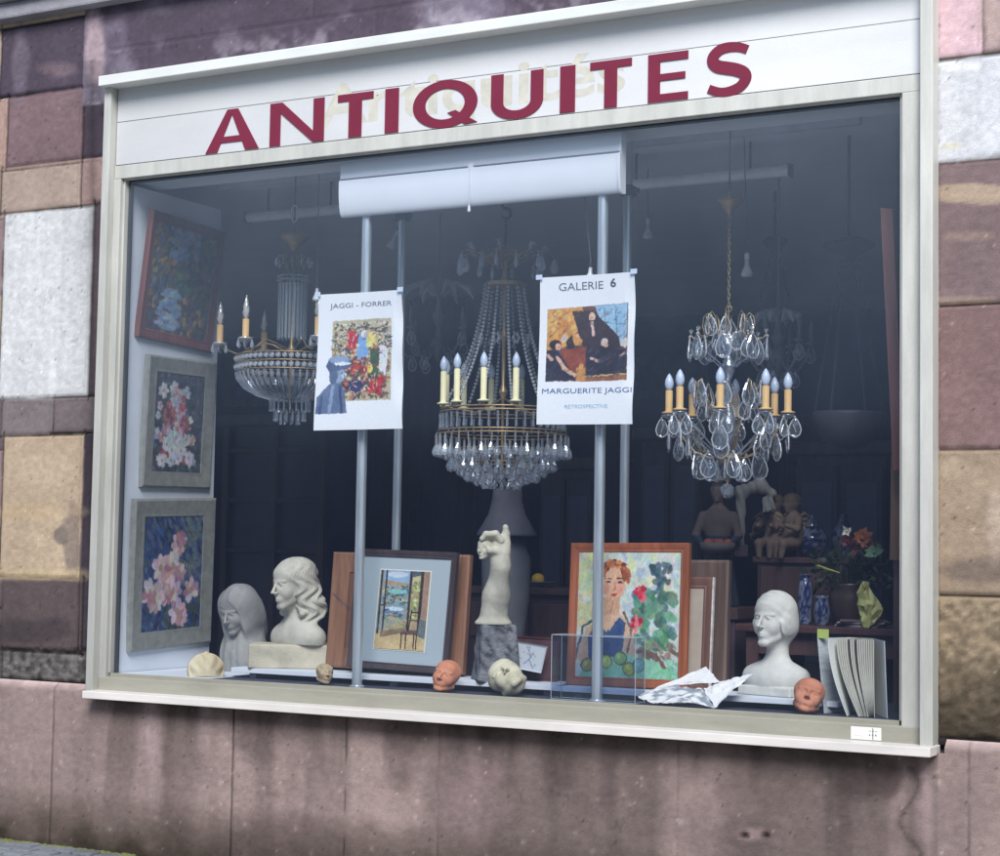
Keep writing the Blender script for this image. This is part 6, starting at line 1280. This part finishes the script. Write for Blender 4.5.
o = b.build('yellow_paper_cone', mat('yellow_paper', L(196, 198, 128), rough=.5, var=.3, vscale=20)); o.location = (c2.x, 1.02, zt+.112); tag(o, 'crumpled yellow paper cone standing on the table below the bouquet', 'paper')
# horn / yellow stick
a = P(817, 566, 1.2); c3 = P(840, 573, 1.15); o = MB().tube([a, a.lerp(c3, .4), c3], [.010, .006, .003], 8).build('yellow_quill', mat('quill', L(170, 170, 90), rough=.6), None, smooth=True); tag(o, 'yellowish quill lying across the bouquet edge above the table', 'quill')
# planks at the right edge of the window
for (x0p, y0p, x1p, y1p, w_, col, lab, Y) in ((886, 207, 899, 470, .05, (128, 76, 62), 'tall reddish wooden frame edge leaning inside the right side of the window', .30), (897, 380, 895, 560, .045, (120, 92, 70), 'narrow brown plank standing at the right edge of the window', .42)):
    a = P(x0p, y0p, Y); c3 = P(x1p, y1p, Y); d = (c3-a); b = MB(); b.add([a+Vector((-w_/2, 0, 0)), a+Vector((w_/2, .01, -.01)), c3+Vector((w_/2, .01, 0)), c3+Vector((-w_/2, 0, 0)), a+Vector((-w_/2, .05, 0)), a+Vector((w_/2, .06, 0)), c3+Vector((w_/2, .06, 0)), c3+Vector((-w_/2, .05, 0))], [(3, 2, 1, 0), (4, 5, 6, 7), (0, 1, 5, 4), (2, 3, 7, 6), (1, 2, 6, 5), (3, 0, 4, 7)])
    o = b.build('leaning_plank', wood('plank_%d' % x0p, L(*col), scale=3)); tag(o, lab, 'plank')
o = MB().box((P(893, 600, .5).x, .5, FLZ), (P(893, 600, .5).x+.32, .55, zat(893, 470, .5)), .006).build('upright_board', wood('panel_wood', L(82, 60, 62), scale=2)); tag(o, 'dark brown upright board in the right corner behind the catalogue', 'board')

# more dim furniture and pictures far back
def backpic(px, py, Y, w_, h_, col, lab):
    c = P(px, py, Y); e = empty('wall_picture', c, lab, 'picture', 'dim pictures on the far wall')
    b = MB(); b.box((-w_/2, 0, -h_/2), (w_/2, .04, h_/2), .008); b.build('frame', wood('far_gilt', L(118, 100, 84), scale=3), e)
    p = Pic(w_-.16, h_-.16, col, 60); p.dabs(60, (0, 0, 1, 1), [[v*.7 for v in col], [min(255, v*1.3) for v in col], col], .09, .05, .3, rb); o = canvas(e, p, -.004)
backpic(258, 350, 6.8, .8, 1.1, (96, 100, 120), 'dim upright picture on the far wall above the bookcase')
backpic(410, 330, 6.8, 1.0, .8, (110, 104, 110), 'dim wide picture on the far wall between the two left poles')
backpic(664, 340, 6.8, .8, 1.0, (90, 96, 120), 'dim picture on the far wall between the back right pole and the gilt chandelier')
backpic(820, 470, 6.8, .7, .9, (104, 100, 110), 'dim small picture on the far wall above the cherubs')
for (xa, xb, yt, Y, col, lab) in ((640, 700, 440, 3.2, (92, 78, 84), 'tall dark glazed cabinet at the back between the right pole and the statue'), (795, 885, 455, 3.0, (84, 78, 96), 'wide dark wardrobe at the back behind the bouquet'), (540, 592, 470, 3.0, (88, 76, 84), 'narrow dark cabinet at the back behind the right poster')):
    x0, x1 = P(xa, 500, Y).x, P(xb, 500, Y).x; tp = zat((xa+xb)/2, yt, Y); hw = (x1-x0)/2; e = empty('cabinet', ((x0+x1)/2, Y, 0), lab, 'cabinet', 'dark cabinets at the back of the shop'); mm = wood('cabinet_%d' % xa, L(*col), scale=2)
    MB().box((-hw, .02, 0), (hw, .5, tp), .006).build('carcass', mm, e); MB().box((-hw-.05, -.03, tp), (hw+.05, .52, tp+.08), .015).build('cornice', mm, e)
    for s_ in (-1, 1):
        d = MB().box((s_*hw*.5-hw*.46, -.005, .15), (s_*hw*.5+hw*.46, .0185, tp-.06), .006).build('door', mm, e); MB().box((s_*hw*.5-hw*.34, -.009, tp*.45), (s_*hw*.5+hw*.34, -.0055, tp-.16), .003).build('pane', mat('dull_pane', L(92, 98, 120), rough=.35), d)
        MB().ico((-s_*-hw*.06, -.02, tp*.5), .018, 2).build('knob', m_brass, d)
